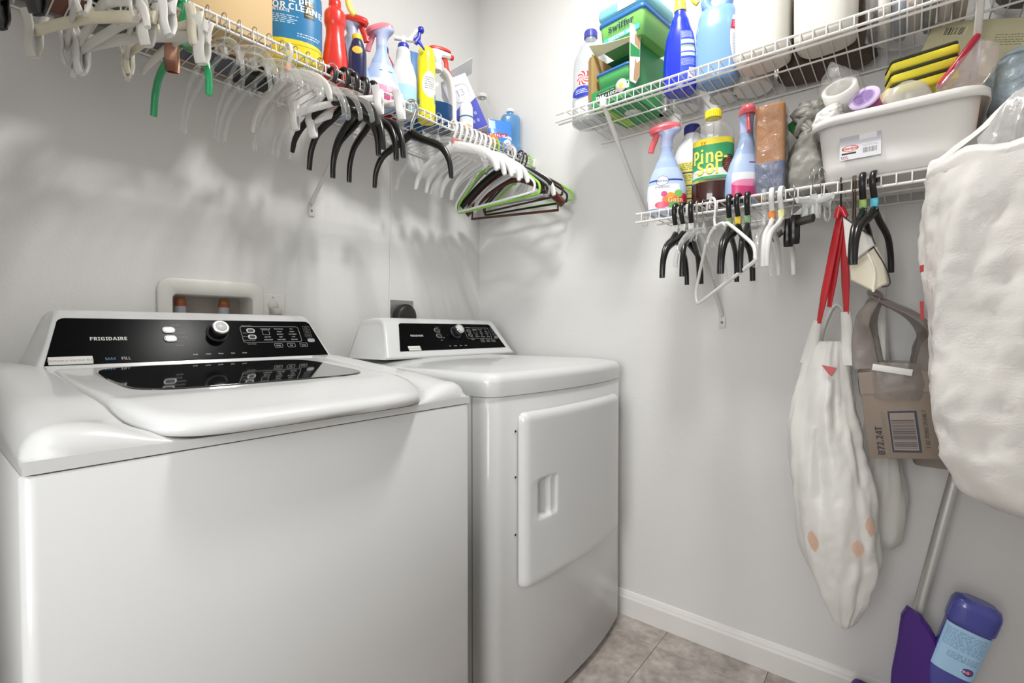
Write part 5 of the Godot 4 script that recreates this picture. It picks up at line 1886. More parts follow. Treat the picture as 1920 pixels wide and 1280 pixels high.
func build_tub() -> void:
	var t := thing("storage_tub", "white plastic storage tub with rolled rim on the lower right shelf", "tub", Vector3(-0.190, YL, 1.447), FACE_B)
	var mb := MB.new()
	var rings := []
	for k in [[0.0, 0.232, 0.225, 0.03], [0.004, 0.244, 0.238, 0.036], [0.03, 0.250, 0.243, 0.038], [0.128, 0.270, 0.262, 0.042], [0.128, 0.288, 0.280, 0.05], [0.126, 0.292, 0.284, 0.05], [0.113, 0.294, 0.286, 0.05], [0.112, 0.297, 0.289, 0.05], [0.130, 0.296, 0.288, 0.05], [0.1335, 0.290, 0.282, 0.05], [0.1345, 0.276, 0.268, 0.045], [0.131, 0.266, 0.258, 0.042], [0.03, 0.246, 0.238, 0.036], [0.006, 0.236, 0.229, 0.03]]:
		var ring := PackedVector3Array()
		for p in mb.rr(k[1], k[2], k[3], 6):
			ring.append(Vector3(p.x, k[0], p.y))
		rings.append(ring)
	mb.loft(rings)
	obj("tub_body", mb, mat("e3e1dd", 0.3), t)
	# paper sticker on the front
	var i := img(160, 128, "dcdce0")
	rect(i, 0, 0, 1, 0.55, "b9bac4")
	rect(i, 0, 0.38, 1, 0.17, "c9c9d0")
	disc(i, 0.74, 0.17, 0.12, 0.12, "3f6472")
	rect(i, 0.48, 0.2, 0.42, 0.24, "e6e6ea")
	fine(i, 0.05, 0.12, 0.3, 0.2, 2, "9a9aa8", 2)
	disc(i, 0.26, 0.64, 0.20, 0.10, "c8463c")
	disc(i, 0.26, 0.64, 0.18, 0.08, "f0ece8")
	rect(i, 0.05, 0.78, 0.36, 0.06, "25231f")
	bars(i, 0.58, 0.70, 0.34, 0.17, 16)
	fine(i, 0.55, 0.6, 0.4, 0.08, 2, "a6a6b4", 4)
	for k in 8:
		rect(i, 0.04 + 0.022 * k, 0.88 + 0.05 * (k % 2), 0.022, 0.05, "2c3468" if k < 5 else "b8443c")
	mb = MB.new()
	mb.xf = T(Vector3(-0.055, 0.070, 0.1288), -6)
	mb.quad(Vector3(-0.036, -0.034, 0), Vector3(0.036, -0.034, 0), Vector3(0.036, 0.034, 0), Vector3(-0.036, 0.034, 0))
	var st := obj("sticker", mb, tex_mat(i), t)
	txt(st, "Sterilite", 0.0052, T(Vector3(-0.0725, 0.0605, 0.1303), -6), mat("c8362c", 0.5), serif_bold)
	# what stands in it
	var o: Node3D
	t = thing("tape_roll", "white tape roll in a clear bag at the left end of the tub", "tape roll", Vector3(-0.245, 1.543, 1.352))
	t.rotation = Vector3(deg_to_rad(-14), 0, deg_to_rad(52))
	mb = MB.new()
	mb.lathe([[0.026, -0.028], [0.034, -0.028], [0.0345, 0.028], [0.026, 0.028], [0.0255, 0.0], [0.026, -0.028]], 28)
	obj("roll", mb, mat("eae8e2", 0.5), t)
	mb = MB.new()
	mb.se([[-0.045, 0.02, 0.02, 2.0], [-0.035, 0.04, 0.04, 2.2], [0.03, 0.043, 0.043, 2.2], [0.05, 0.05, 0.03, 2.0], [0.066, 0.055, 0.01, 2.0]], 30, 4, 0.006, 5, 30.0)
	obj("clear_bag", mb, film("e6e6e6", 0.12, 0.08, 0.2, 6.0), t)
	t = thing("tissue_wad", "crumpled white tissue at the left corner of the tub", "tissue", Vector3(-0.275, 1.462, 1.330))
	t.scale = Vector3(0.85, 0.72, 0.85)
	mb = MB.new()
	mb.se([[0.0, 0.022, 0.022, 2.0], [0.02, 0.034, 0.034, 2.0], [0.05, 0.038, 0.03, 2.0], [0.08, 0.022, 0.018, 2.0, 0.01, 0.01], [0.09, 0.006, 0.006, 2.0, 0.015, 0.015]], 30, 4, 0.012, 7, 26.0)
	obj("tissue", mb, film("eeece4", 0.8, 1.0, 0.5, 9.0), t)
	t = thing("ribbon_spool", "purple ribbon spool with lilac end in the white tub", "spool", Vector3(-0.255, 1.505, 1.403))
	t.rotation = Vector3(deg_to_rad(62), deg_to_rad(-80), deg_to_rad(24))
	mb = MB.new()
	mb.lathe([[0.001, -0.03], [0.023, -0.03], [0.023, 0.026], [0.001, 0.026]], 24)
	obj("ribbon", mb, mat("a83f78", 0.4), t)
	mb = MB.new()
	mb.lathe([[0.001, 0.025], [0.029, 0.025], [0.03, 0.028], [0.029, 0.031], [0.001, 0.031]], 28)
	o = obj("spool_end", mb, mat("dcc9ea", 0.4), t)
	mb = MB.new()
	mb.lathe([[0.018, 0.0312], [0.020, 0.0318], [0.021, 0.0312]], 28)
	obj("printed_ring", mb, mat("9b74c0", 0.5), o)
	# sponges wrapped together
	for k in 3:
		t = thing("sponge", "yellow sponge with dark scouring layer in the tub, %s of three" % ["lowest", "middle", "topmost"][k], "sponge", Vector3(-0.212, 1.525 + 0.0255 * k, 1.492), deg_to_rad(-78), "sponges in the tub")
		t.rotation.z = deg_to_rad(8)
		mb = MB.new()
		mb.rbox(Vector3(0, 0.009, 0), Vector3(0.115, 0.018, 0.07), 0.008, 0.004, 2)
		obj("foam", mb, mat("e8da3e", 0.8), t)
		mb = MB.new()
		mb.rbox(Vector3(0, 0.0215, 0), Vector3(0.114, 0.006, 0.069), 0.008, 0.002, 2)
		obj("scouring_layer", mb, mat("3d4030", 0.9), t)
	t = thing("zip_bag", "clear zip bag with red zip strip leaning in the tub", "bag", Vector3(-0.245, 1.535, 1.548))
	t.rotation = Vector3(0, deg_to_rad(-86), deg_to_rad(-34))
	mb = MB.new()
	mb.rbox(Vector3(-0.012, 0.02, 0), Vector3(0.012, 0.105, 0.022), 0.005)
	obj("zip_strip", mb, mat("bb2540", 0.3), t)
	mb = MB.new()
	mb.se([[-0.05, 0.02, 0.008, 2.4, 0.012, 0.0], [-0.03, 0.034, 0.014, 2.4, 0.016, 0.0], [0.03, 0.034, 0.014, 2.4, 0.018, 0.0], [0.068, 0.02, 0.004, 2.4, 0.008, 0.0]], 30, 4, 0.006, 9, 28.0)
	obj("bag_film", mb, film("e3cfd3", 0.15, 0.2, 0.2, 6.0), t)
	t = thing("manila_card", "pale yellow card with barcode standing behind the sponges", "card", Vector3(-0.150, 1.590, 1.572))
	t.rotation = Vector3(deg_to_rad(-12), deg_to_rad(-90), deg_to_rad(-20))
	mb = MB.new()
	mb.xf = T(Vector3(0, 0.02, 0), 90)
	mb.rbox(Vector3.ZERO, Vector3(0.19, 0.003, 0.15), 0.008, 0.001)
	o = obj("card", mb, mat("cfc9a6", 0.6), t)
	i = img(64, 32, "ded9b8")
	bars(i, 0.05, 0.05, 0.9, 0.9, 14)
	mb = MB.new()
	mb.quad(Vector3(-0.07, 0.06, 0.0018), Vector3(-0.03, 0.06, 0.0018), Vector3(-0.03, 0.08, 0.0018), Vector3(-0.07, 0.08, 0.0018))
	obj("barcode", mb, tex_mat(i), o)
	i = img(64, 32, "cfc9a6")
	fine(i, 0.05, 0.05, 0.9, 0.9, 5, "8f8a70", 5)
	mb = MB.new()
	mb.quad(Vector3(0.02, 0.03, 0.0018), Vector3(0.08, 0.03, 0.0018), Vector3(0.08, 0.06, 0.0018), Vector3(0.02, 0.06, 0.0018))
	obj("small_print", mb, tex_mat(i), o)
	t = thing("clear_dome", "clear plastic blister dome in front of the sponges", "packaging", Vector3(-0.255, 1.472, 1.468))
	mb = MB.new()
	mb.se([[0.0, 0.020, 0.044, 2.2], [0.03, 0.019, 0.042, 2.2], [0.055, 0.014, 0.032, 2.0], [0.068, 0.004, 0.01, 2.0]], 28, 4)
	obj("dome", mb, mat("d9d6d6", 0.12, {"alpha": 0.4}), t)
	t = thing("small_carton", "small cream carton between spool and sponges in the tub", "box", Vector3(-0.235, 1.45, 1.437), 0.5)
	carton(t, Vector3(0, 0.04, 0), Vector3(0.05, 0.085, 0.03), mat("dcd3b0", 0.6))
	t = thing("green_card", "green card behind the tissue at the tub's left end", "card", Vector3(-0.135, 1.49, 1.302))
	t.rotation = Vector3(0, deg_to_rad(-90), deg_to_rad(35))
	mb = MB.new()
	mb.rbox(Vector3(0, 0.04, 0), Vector3(0.07, 0.11, 0.003), 0.001)
	o = obj("card", mb, mat("2f7f3c", 0.5), t)
	mb = MB.new()
	mb.rbox(Vector3(0.012, 0.03, 0), Vector3(0.04, 0.06, 0.0036), 0.001)
	obj("dark_print", mb, mat("2a3450", 0.5), o)
	# right of the tub
	t = thing("orange_carton", "orange carton with barcodes between tub and big white bag", "box", Vector3(-0.215, YL, 1.632), deg_to_rad(-100))
	carton(t, Vector3(0, 0.05, 0), Vector3(0.06, 0.10, 0.05), mat("e8872e", 0.55))
	i = img(64, 64, "e8872e")
	bars(i, 0.05, 0.35, 0.35, 0.6, 9, true, "3a2410")
	bars(i, 0.55, 0.25, 0.4, 0.3, 8, true, "3a2410", 5)
	mb = MB.new()
	mb.quad(Vector3(-0.03, 0.035, 0.0256), Vector3(0.02, 0.035, 0.0256), Vector3(0.02, 0.098, 0.0256), Vector3(-0.03, 0.098, 0.0256))
	obj("barcode", mb, tex_mat(i), t)
	t = thing("blue_tint_bag", "bluish clear plastic bag stuffed beside the tub's right end", "bag", Vector3(-0.17, YL + 0.1, 1.640), FACE_B)
	mb = MB.new()
	mb.se([[0.0, 0.03, 0.05, 2.2], [0.04, 0.038, 0.07, 2.2], [0.10, 0.038, 0.06, 2.2], [0.14, 0.015, 0.02, 2.0]], 34, 5, 0.01, 15, 20.0)
	obj("bag_film", mb, film("a9bcc8", 0.25, 0.7, 0.6, 8.0), t)
	t = thing("dark_bundle", "dark navy bundle at the right edge behind the big white bag", "bundle", Vector3(-0.1, YL, 1.70), FACE_B)
	mb = MB.new()
	mb.se([[0.0, 0.06, 0.06, 2.4], [0.02, 0.07, 0.07, 2.4], [0.2, 0.065, 0.065, 2.4], [0.27, 0.03, 0.03, 2.0]], 34, 5, 0.008, 17, 16.0)
	obj("bundle", mb, mat("24304e", 0.6), t)
	t = thing("red_white_packet", "white packet with red edge above the orange carton", "packet", Vector3(-0.205, YL + 0.101, 1.66), FACE_B)
	mb = MB.new()
	mb.se([[0.0, 0.04, 0.03, 2.6], [0.012, 0.045, 0.034, 2.6], [0.05, 0.04, 0.03, 2.4], [0.06, 0.02, 0.012, 2.0]], 34, 4, 0.006, 19, 30.0)
	obj("wrapper", mb, film("e4e3ea", 0.4, 1.0, 0.5, 10.0), t)
	mb = MB.new()
	mb.tube([Vector3(-0.045, 0.006, 0.034), Vector3(0.0, 0.012, 0.040), Vector3(0.045, 0.01, 0.034)], 0.005, 6)
	obj("red_edge", mb, mat("c2303a", 0.4), t)

# ---------------------------------------------------------------- clothes hangers
var hmesh := {}

func hm(key: String, make: Callable) -> Mesh:
	if not hmesh.has(key):
		var mb := MB.new()
		make.call(mb)
		hmesh[key] = mb.mesh()
	return hmesh[key]

# local: rail at the origin, hanger in the xy plane, +x towards the room
func hook_path(flat: bool) -> Array:
	var q := 0.0 if flat else 0.001
	return curve([Vector3(0, -0.075, 0), Vector3(0.001, -0.05, 0), Vector3(0.010, -0.032, 0), Vector3(0.0165, -0.014, 0), Vector3(0.012, 0.004, 0), Vector3(0.0, 0.010 + q, 0), Vector3(-0.012, 0.003, 0), Vector3(-0.0155, -0.010, 0)], 3)

func hanger(kind: String, label: String, at: Vector3, turn: float, m: Material, group: String, tagc := "", opt := {}) -> Node3D:
	var t := thing(opt.get("name", "clothes_hanger"), label, "hanger", at, turn, group)
	t.rotation.z = deg_to_rad(opt.get("tilt", 0.0))
	t.rotation.x = deg_to_rad(opt.get("swing", 0.0))
	if opt.has("k"):
		t.scale = Vector3.ONE * opt.k
	var steel := mat("b9b8b4", 0.25, {"metal": 0.9})
	match kind:
		"contour":   # moulded, arm ends turned down
			inst("hook", hm("thick_hook", func(mb: MB): mb.tube(hook_path(true), 0.0035, 8, 0.0062, Vector3(0, 0, 1))), m, t)
			inst("arms", hm("contour_arms", func(mb: MB):
				for sx in [-1.0, 1.0]:
					mb.tube(curve([Vector3(-0.006 * sx, -0.070, 0), Vector3(0.010 * sx, -0.078, 0), Vector3(0.034 * sx, -0.092, 0), Vector3(0.062 * sx, -0.104, 0), Vector3(0.090 * sx, -0.122, 0), Vector3(0.108 * sx, -0.156, 0), Vector3(0.113 * sx, -0.196, 0)], 4), [0.010, 0.011, 0.012, 0.012, 0.011, 0.0105, 0.010, 0.0098, 0.0096, 0.0095, 0.0095, 0.0095, 0.0095, 0.0095, 0.0092, 0.009, 0.0088, 0.0085, 0.008, 0.0075, 0.007, 0.0065, 0.006, 0.0055, 0.0045], 10, 0.0062, Vector3(0, 0, 1))), m, t)
		"wide":   # long arms, gently bowed, thin
			inst("hook", hm("wire_hook", func(mb: MB): mb.tube(hook_path(false), 0.0013, 6)), steel if not opt.has("plastic_hook") else m, t)
			inst("arms", hm("wide_arms", func(mb: MB):
				mb.tube([Vector3(0, -0.058, 0), Vector3(0, -0.085, 0)], [0.005, 0.008], 10)
				for sx in [-1.0, 1.0]:
					mb.tube(curve([Vector3(-0.008 * sx, -0.074, 0), Vector3(0.03 * sx, -0.080, 0), Vector3(0.07 * sx, -0.092, 0), Vector3(0.12 * sx, -0.112, 0), Vector3(0.165 * sx, -0.140, 0), Vector3(0.19 * sx, -0.175, 0), Vector3(0.196 * sx, -0.20, 0)], 4), 0.0085, 8, 0.0035, Vector3(0, 0, 1))
					mb.tube(curve([Vector3(0.05 * sx, -0.090, 0), Vector3(0.06 * sx, -0.112, 0), Vector3(0.075 * sx, -0.112, 0), Vector3(0.078 * sx, -0.098, 0)], 3), 0.003, 6)), m, t)
		"white":
			inst("hook", hm("thick_hook", func(mb: MB): mb.tube(hook_path(true), 0.0035, 8, 0.0062, Vector3(0, 0, 1))), m, t)
			inst("arms", hm("white_arms", func(mb: MB):
				for sx in [-1.0, 1.0]:
					mb.tube(curve([Vector3(-0.01 * sx, -0.072, 0), Vector3(0.03 * sx, -0.082, 0), Vector3(0.08 * sx, -0.098, 0), Vector3(0.13 * sx, -0.120, 0), Vector3(0.165 * sx, -0.150, 0), Vector3(0.178 * sx, -0.185, 0)], 4), [0.016, 0.017, 0.0175, 0.0175, 0.017, 0.0165, 0.016, 0.0155, 0.015, 0.0145, 0.014, 0.0135, 0.013, 0.0125, 0.012, 0.0115, 0.011, 0.0105, 0.01, 0.0085, 0.006], 10, 0.005, Vector3(0, 0, 1))), m, t)
		"tubular":
			inst("hook", hm("tube_hook", func(mb: MB): mb.tube(hook_path(true), 0.0032, 8)), m, t)
			inst("frame", hm("tube_frame%s" % opt.get("w", 0.2), func(mb: MB):
				var w: float = opt.get("w", 0.2)
				var d: float = opt.get("d", 0.15)
				var pts := [Vector3(0, -0.068, 0), Vector3(0.25 * w, -0.078, 0), Vector3(0.33 * w, -0.092, 0), Vector3(0.40 * w, -0.090, 0), Vector3(0.88 * w, -0.075 - d * 0.62, 0), Vector3(w, -0.075 - d * 0.80, 0), Vector3(0.99 * w, -0.075 - d * 0.95, 0), Vector3(0.9 * w, -0.075 - d, 0), Vector3(0.0, -0.075 - d, 0)]
				var full := pts.duplicate()
				for k in range(pts.size() - 2, -1, -1):
					full.append(Vector3(-pts[k].x, pts[k].y, 0))
				mb.tube(curve(full, 3), 0.0042, 8)), m, t)
		"suit":
			inst("hook", hm("wire_hook", func(mb: MB): mb.tube(hook_path(false), 0.0013, 6)), opt.get("hook", steel), t)
			inst("shoulders", hm("suit_shoulders", func(mb: MB):
				for sx in [-1.0, 1.0]:
					mb.tube(curve([Vector3(-0.005 * sx, -0.080, 0), Vector3(0.03 * sx, -0.083, 0.002), Vector3(0.1 * sx, -0.112, 0.006), Vector3(0.17 * sx, -0.158, 0.012), Vector3(0.205 * sx, -0.188, 0.016)], 4), 0.0135, 10, 0.006, Vector3(0, 0, 1))), m, t)
			inst("trouser_bar", hm("suit_bar", func(mb: MB): mb.tube([Vector3(-0.185, -0.205, 0.01), Vector3(0.185, -0.205, 0.01)], 0.0045, 8)), m, t)
			for sx in [-1.0, 1.0]:
				inst("bar_peg", hm("suit_peg%d" % sx, func(mb: MB): mb.tube([Vector3(0.182 * sx, -0.168, 0.01), Vector3(0.183 * sx, -0.208, 0.01)], 0.003, 6)), opt.get("hook", steel), t)
		"clips":   # bar with two clips
			inst("hook", hm("clip_hook", func(mb: MB): mb.tube(hook_path(false), 0.0016, 6)), steel, t)
			inst("bar", hm("clip_bar", func(mb: MB):
				mb.tube([Vector3(0, -0.07, 0), Vector3(0, -0.088, 0)], 0.006, 8)
				mb.tube([Vector3(-0.125, -0.097, 0), Vector3(-0.06, -0.090, 0), Vector3(0, -0.086, 0), Vector3(0.06, -0.090, 0), Vector3(0.125, -0.097, 0)], 0.0095, 8, 0.004, Vector3(0, 0, 1))), m, t)
			for sx in [-1.0, 1.0]:
				var c := inst("clip", hm("clip_jaw", clip_shape), opt.get("clip", m), t)
				c.position = Vector3(sx * opt.get("cx", 0.112), -0.095, 0)
				c.rotation.y = opt.get("cturn", 0.0)
				var sp := inst("spring", hm("clip_spring", func(mb: MB): mb.tube(curve([Vector3(0, 0.006, 0.008), Vector3(0, 0.014, 0.0), Vector3(0, 0.006, -0.008), Vector3(0, -0.006, -0.008)], 3), 0.0013, 5)), steel, c)
				sp.position = Vector3(0, 0.002, 0)
	if tagc != "":
		var g := inst("size_tag", hm("size_tag", func(mb: MB): mb.rbox(Vector3(0.0015, -0.056, 0), Vector3(0.0095, 0.020, 0.0145), 0.002)), mat(tagc, 0.5), t)
		g.position.y = opt.get("tagy", 0.0)
	return t

# two jaws meeting at the bottom, pivot at the origin
func clip_shape(mb: MB) -> void:
	for sz in [-1.0, 1.0]:
		mb.tube(curve([Vector3(0, 0.026, 0.013 * sz), Vector3(0, 0.012, 0.008 * sz), Vector3(0, -0.006, 0.006 * sz), Vector3(0, -0.024, 0.007 * sz), Vector3(0, -0.040, 0.0022 * sz)], 3), 0.010, 8, 0.0026, Vector3(0, 0, 1))

func build_hangers() -> void:
	var clear := mat("f1f3f1", 0.08, {"alpha": 0.10})
	var frost := mat("eceae4", 0.3, {"alpha": 0.72})
	var cream := mat("e4ddc4", 0.4)
	var white := mat("edeceb", 0.35)
	var whitep := mat("e9e8e6", 0.35)
	var black := mat("141312", 0.3)
	var chrome := mat("c9c8c6", 0.15, {"metal": 1.0})
	var A := -PI / 2
	var YR := 1.692
	var ZR := 0.303
	var g := "hangers on the back wall shelf"
	# far left: black clip hanger and yellowed cream clip hangers
	hanger("clips", "black clip hanger at the far left edge of the photo", Vector3(-1.472, YR, ZR), deg_to_rad(-72), black, g, "", {"tilt": 0, "k": 1.2, "cx": 0.045, "cturn": 0.25})
	hanger("clips", "yellowed cream clip hanger nearest the left edge, flat against the others", Vector3(-1.375, YR, ZR), deg_to_rad(-66), cream, g, "", {"clip": frost, "tilt": -4, "k": 1.25})
	hanger("clips", "frosted white clip hanger in the middle of the cream cluster", Vector3(-1.335, YR, ZR), deg_to_rad(-74), frost, g, "", {"clip": whitep, "tilt": 3, "k": 1.2})
	hanger("clips", "frosted white clip hanger behind the stained cream bar", Vector3(-1.300, YR, ZR), deg_to_rad(-62), frost, g, "", {"clip": frost, "tilt": -2, "k": 1.25})
	hanger("clips", "stained cream clip hanger with thick bar pointing at the room", Vector3(-1.272, YR, ZR), deg_to_rad(-78), cream, g, "", {"clip": mat("e9e3cf", 0.4), "tilt": 0, "k": 1.05, "cturn": 0.4})
	hanger("clips", "milky clip hanger under the tan carton's left edge", Vector3(-1.318, YR, ZR), deg_to_rad(-100), frost, g, "", {"clip": frost, "tilt": 2, "k": 1.1})
	hanger("clips", "milky clip hanger crossing behind the black clip", Vector3(-1.40, YR, ZR), deg_to_rad(-95), frost, g, "", {"clip": frost, "tilt": -3, "k": 1.2})
	hanger("white", "wide milky white hanger at the back of the cream cluster", Vector3(-1.355, YR, ZR), deg_to_rad(-82), frost, g, "", {"k": 0.9})
	hanger("clips", "clip hanger with peach coloured clips in front of the cream bar", Vector3(-1.250, YR, ZR), deg_to_rad(-85), frost, g, "", {"clip": mat("f0bda4", 0.45), "tilt": 0, "k": 1.15, "cx": 0.0, "cturn": 0.9})
	hanger("contour", "glossy green plastic hanger left of the clear hangers", Vector3(-1.232, YR - 0.004, ZR), deg_to_rad(-84), mat("1f9a5f", 0.2, {"coat": 0.5}), g, "", {"k": 1.08, "tilt": -4})
	# clear hangers
	for k in 9:
		hanger("wide", "clear plastic hanger right of the green one, %s of nine" % ["leftmost", "second from the left", "third from the left", "fourth from the left", "fifth from the left", "sixth from the left", "seventh from the left", "eighth from the left", "rightmost"][k], Vector3(-1.185 + 0.032 * k, YR, ZR), A + deg_to_rad([-3, 5, -6, 2, 6, -4, 3, -2, 5][k]), clear, "clear hangers in the left row", "", {"tilt": [0, 2, -2, 1, -1, 2, 0, -2, 1][k], "name": "clear_hanger"})
	hanger("white", "translucent white hanger with orange tag among the clear hangers", Vector3(-1.01, YR, ZR), A + 0.1, frost, g, "e8852e", {"k": 0.9})
	hanger("wide", "clear hanger with blue tag at the right of the clear row", Vector3(-0.925, YR, ZR), A - 0.08, clear, g, "59b7d0", {})
	# white clip hangers
	hanger("clips", "white clip hanger left of the black hangers, clips side by side", Vector3(-0.895, YR, ZR), deg_to_rad(-60), whitep, g, "", {"tilt": 6, "k": 1.05})
	hanger("clips", "white clip hanger whose clips bunch up over the black hangers", Vector3(-0.845, YR + 0.006, ZR), deg_to_rad(-56), whitep, g, "", {"tilt": 9, "k": 1.1, "clip": whitep})
	# black hangers
	for k in 4:
		hanger("contour", "black moulded hanger in the bunch below the white clips, %s" % ["leftmost", "second", "third", "rightmost"][k], Vector3(-0.860 + 0.030 * k, YR, ZR), A + deg_to_rad([8, -5, 4, -3][k]), black, "black bunch on the back shelf", "", {"k": 1.2, "tilt": [-2, 3, -1, 2][k], "name": "black_hanger"})
	hanger("white", "thick black padded hanger behind the clear hangers", Vector3(-0.895, YR - 0.01, ZR), A + 0.12, mat("1a1918", 0.6), g, "", {"k": 0.95})
	var sw := hanger("contour", "black hanger with steel swivel hook right of the black bunch", Vector3(-0.632, YR, ZR), A + 0.3, black, g, "", {"k": 1.2})
	sw.get_node("hook").material_override = chrome
	hanger("wide", "clear hanger with steel hook left of the white hanger row", Vector3(-0.525, YR, ZR), A + 0.06, clear, g, "", {"k": 1.0})
	# white row with coloured tags
	var tags := ["c8402e", "c8402e", "4fae9a", "c8402e", "e6e4e0", "c8402e", "59a85a", "e6e4e0"]
	for k in 8:
		hanger("white", "white plastic hanger in the tagged row on the back shelf, %s" % ["leftmost", "second", "third", "fourth", "fifth", "sixth", "seventh", "rightmost"][k], Vector3(-0.455 + 0.024 * k, YR, ZR), A + deg_to_rad([4, -3, 2, 5, -2, 3, -4, 1][k]), white, "white hanger row", tags[k], {"name": "white_hanger", "tilt": [0, 1, -1, 0, 2, -1, 1, 0][k]})
	# mixed bundle at the corner
	var lime := mat("94d84a", 0.35)
	hanger("tubular", "white tubular hanger in front of the corner bundle", Vector3(-0.262, YR, ZR), A - 0.10, white, g, "", {"w": 0.205, "d": 0.145})
	hanger("tubular", "lime green tubular hanger just behind the white tubular one", Vector3(-0.240, YR, ZR), A - 0.07, lime, g, "", {"w": 0.205, "d": 0.15})
	hanger("tubular", "grey tubular hanger in the corner bundle", Vector3(-0.215, YR, ZR), A + 0.05, mat("8f9293", 0.3), g, "", {"w": 0.21, "d": 0.14})
	hanger("suit", "black suit hanger in the corner bundle", Vector3(-0.195, YR, ZR), A + 0.04, black, g, "", {"tilt": 2})
	hanger("suit", "dark brown wooden suit hanger in the middle of the corner bundle", Vector3(-0.170, YR, ZR), A - 0.03, mat("43180f", 0.3, {"coat": 0.4}), g, "", {"tilt": -2})
	hanger("white", "white plastic hanger caught in the corner bundle", Vector3(-0.150, YR, ZR), A - 0.02, white, g, "", {"k": 1.1})
	hanger("suit", "dark brown wooden hanger lowest in the corner bundle", Vector3(-0.120, YR - 0.012, ZR), A + 0.06, mat("4a1d12", 0.3, {"coat": 0.4}), g, "", {"tilt": -3, "k": 1.1, "hook": mat("3a2018", 0.4)})
	hanger("tubular", "brown tubular hanger highest at the corner", Vector3(-0.095, YR + 0.004, ZR), A - 0.05, mat("3f241a", 0.3), g, "", {"w": 0.2, "d": 0.12})
	hanger("tubular", "black wire hanger at the corner", Vector3(-0.075, YR, ZR), A + 0.08, black, g, "", {"w": 0.19, "d": 0.13})
	hanger("tubular", "lime green tubular hanger nearest the corner", Vector3(-0.045, YR, ZR), A + 0.02, lime, g, "", {"w": 0.2, "d": 0.155})
	# lower right shelf
	var B := PI
	var yb := 1.338
	var xb := -0.303
	g = "hangers on the lower right shelf"
	for k in 3:
		hanger("contour", "black hanger with white tag at the lower shelf's left end, %s of three" % ["leftmost", "middle", "rightmost"][k], Vector3(xb, yb, 0.990 + 0.021 * k), B + deg_to_rad([4, -6, 8][k]), black, "white tagged black hangers", "d6d5d2", {"name": "black_hanger"})
	for k in 2:
		hanger("wide", "narrow clear hanger beside the white tagged black hangers, %s" % ["left one", "right one"][k], Vector3(xb, yb, 1.047 + 0.017 * k), B + deg_to_rad([3, -3][k]), mat("f1f3f1", 0.08, {"alpha": 0.18}), "narrow clear hangers", "", {"k": 0.9, "name": "clear_hanger"})
	hanger("tubular", "white tubular hanger turned outwards under the pine cleaner", Vector3(xb, yb, 1.083), B + 0.75, white, g, "", {"w": 0.145, "d": 0.15, "tilt": 16})
	for k in 3:
		hanger("contour", "black moulded hanger with %s tag below the brown bottle" % ["green", "yellow", "pale green"][k], Vector3(xb, yb, 1.126 + 0.021 * k), B + deg_to_rad([5, -4, 6][k]), black, g, ["7f9a62", "e3c63a", "7f9f76"][k], {"name": "black_hanger"})
	hanger("contour", "small clear hanger with wire hook between black and white hangers", Vector3(xb, yb, 1.205), B + 0.05, clear, g, "", {"k": 0.95})
	for k in 2:
		hanger("contour", "frosted white hanger with %s tag under the wrapped package" % ["orange", "yellow"][k], Vector3(xb, yb, 1.222 + 0.02 * k), B + deg_to_rad([2, -5][k]), mat("eeeeec", 0.3, {"alpha": 0.8}), g, ["e8872e", "e6e49a"][k], {"k": 0.95})
	hanger("clips", "black clip hanger right of the frosted white hangers", Vector3(xb, yb, 1.263), B + 0.5, black, g, "", {"k": 0.95, "cx": 0.02, "cturn": 1.4})
	for k in 2:
		hanger("clips", "clear clip hanger tangled over the rail left of the red drawstring, %s" % ["left one", "right one"][k], Vector3(xb, yb + 0.03, 1.302 + 0.02 * k), B + deg_to_rad([30, -20][k]), mat("eef0ee", 0.15, {"alpha": 0.5}), g, "", {"k": 0.8, "clip": mat("e9ebe8", 0.25, {"alpha": 0.7}), "cx": 0.03, "cturn": 0.6})
	for k in 2:
		hanger("contour", "black moulded hanger with %s tag behind the folded cloths" % ["green", "turquoise"][k], Vector3(xb, yb, 1.398 + 0.020 * k), B + deg_to_rad([-6, -14][k]), black, g, ["8fae5e", "58b9cf"][k], {"name": "black_hanger"})

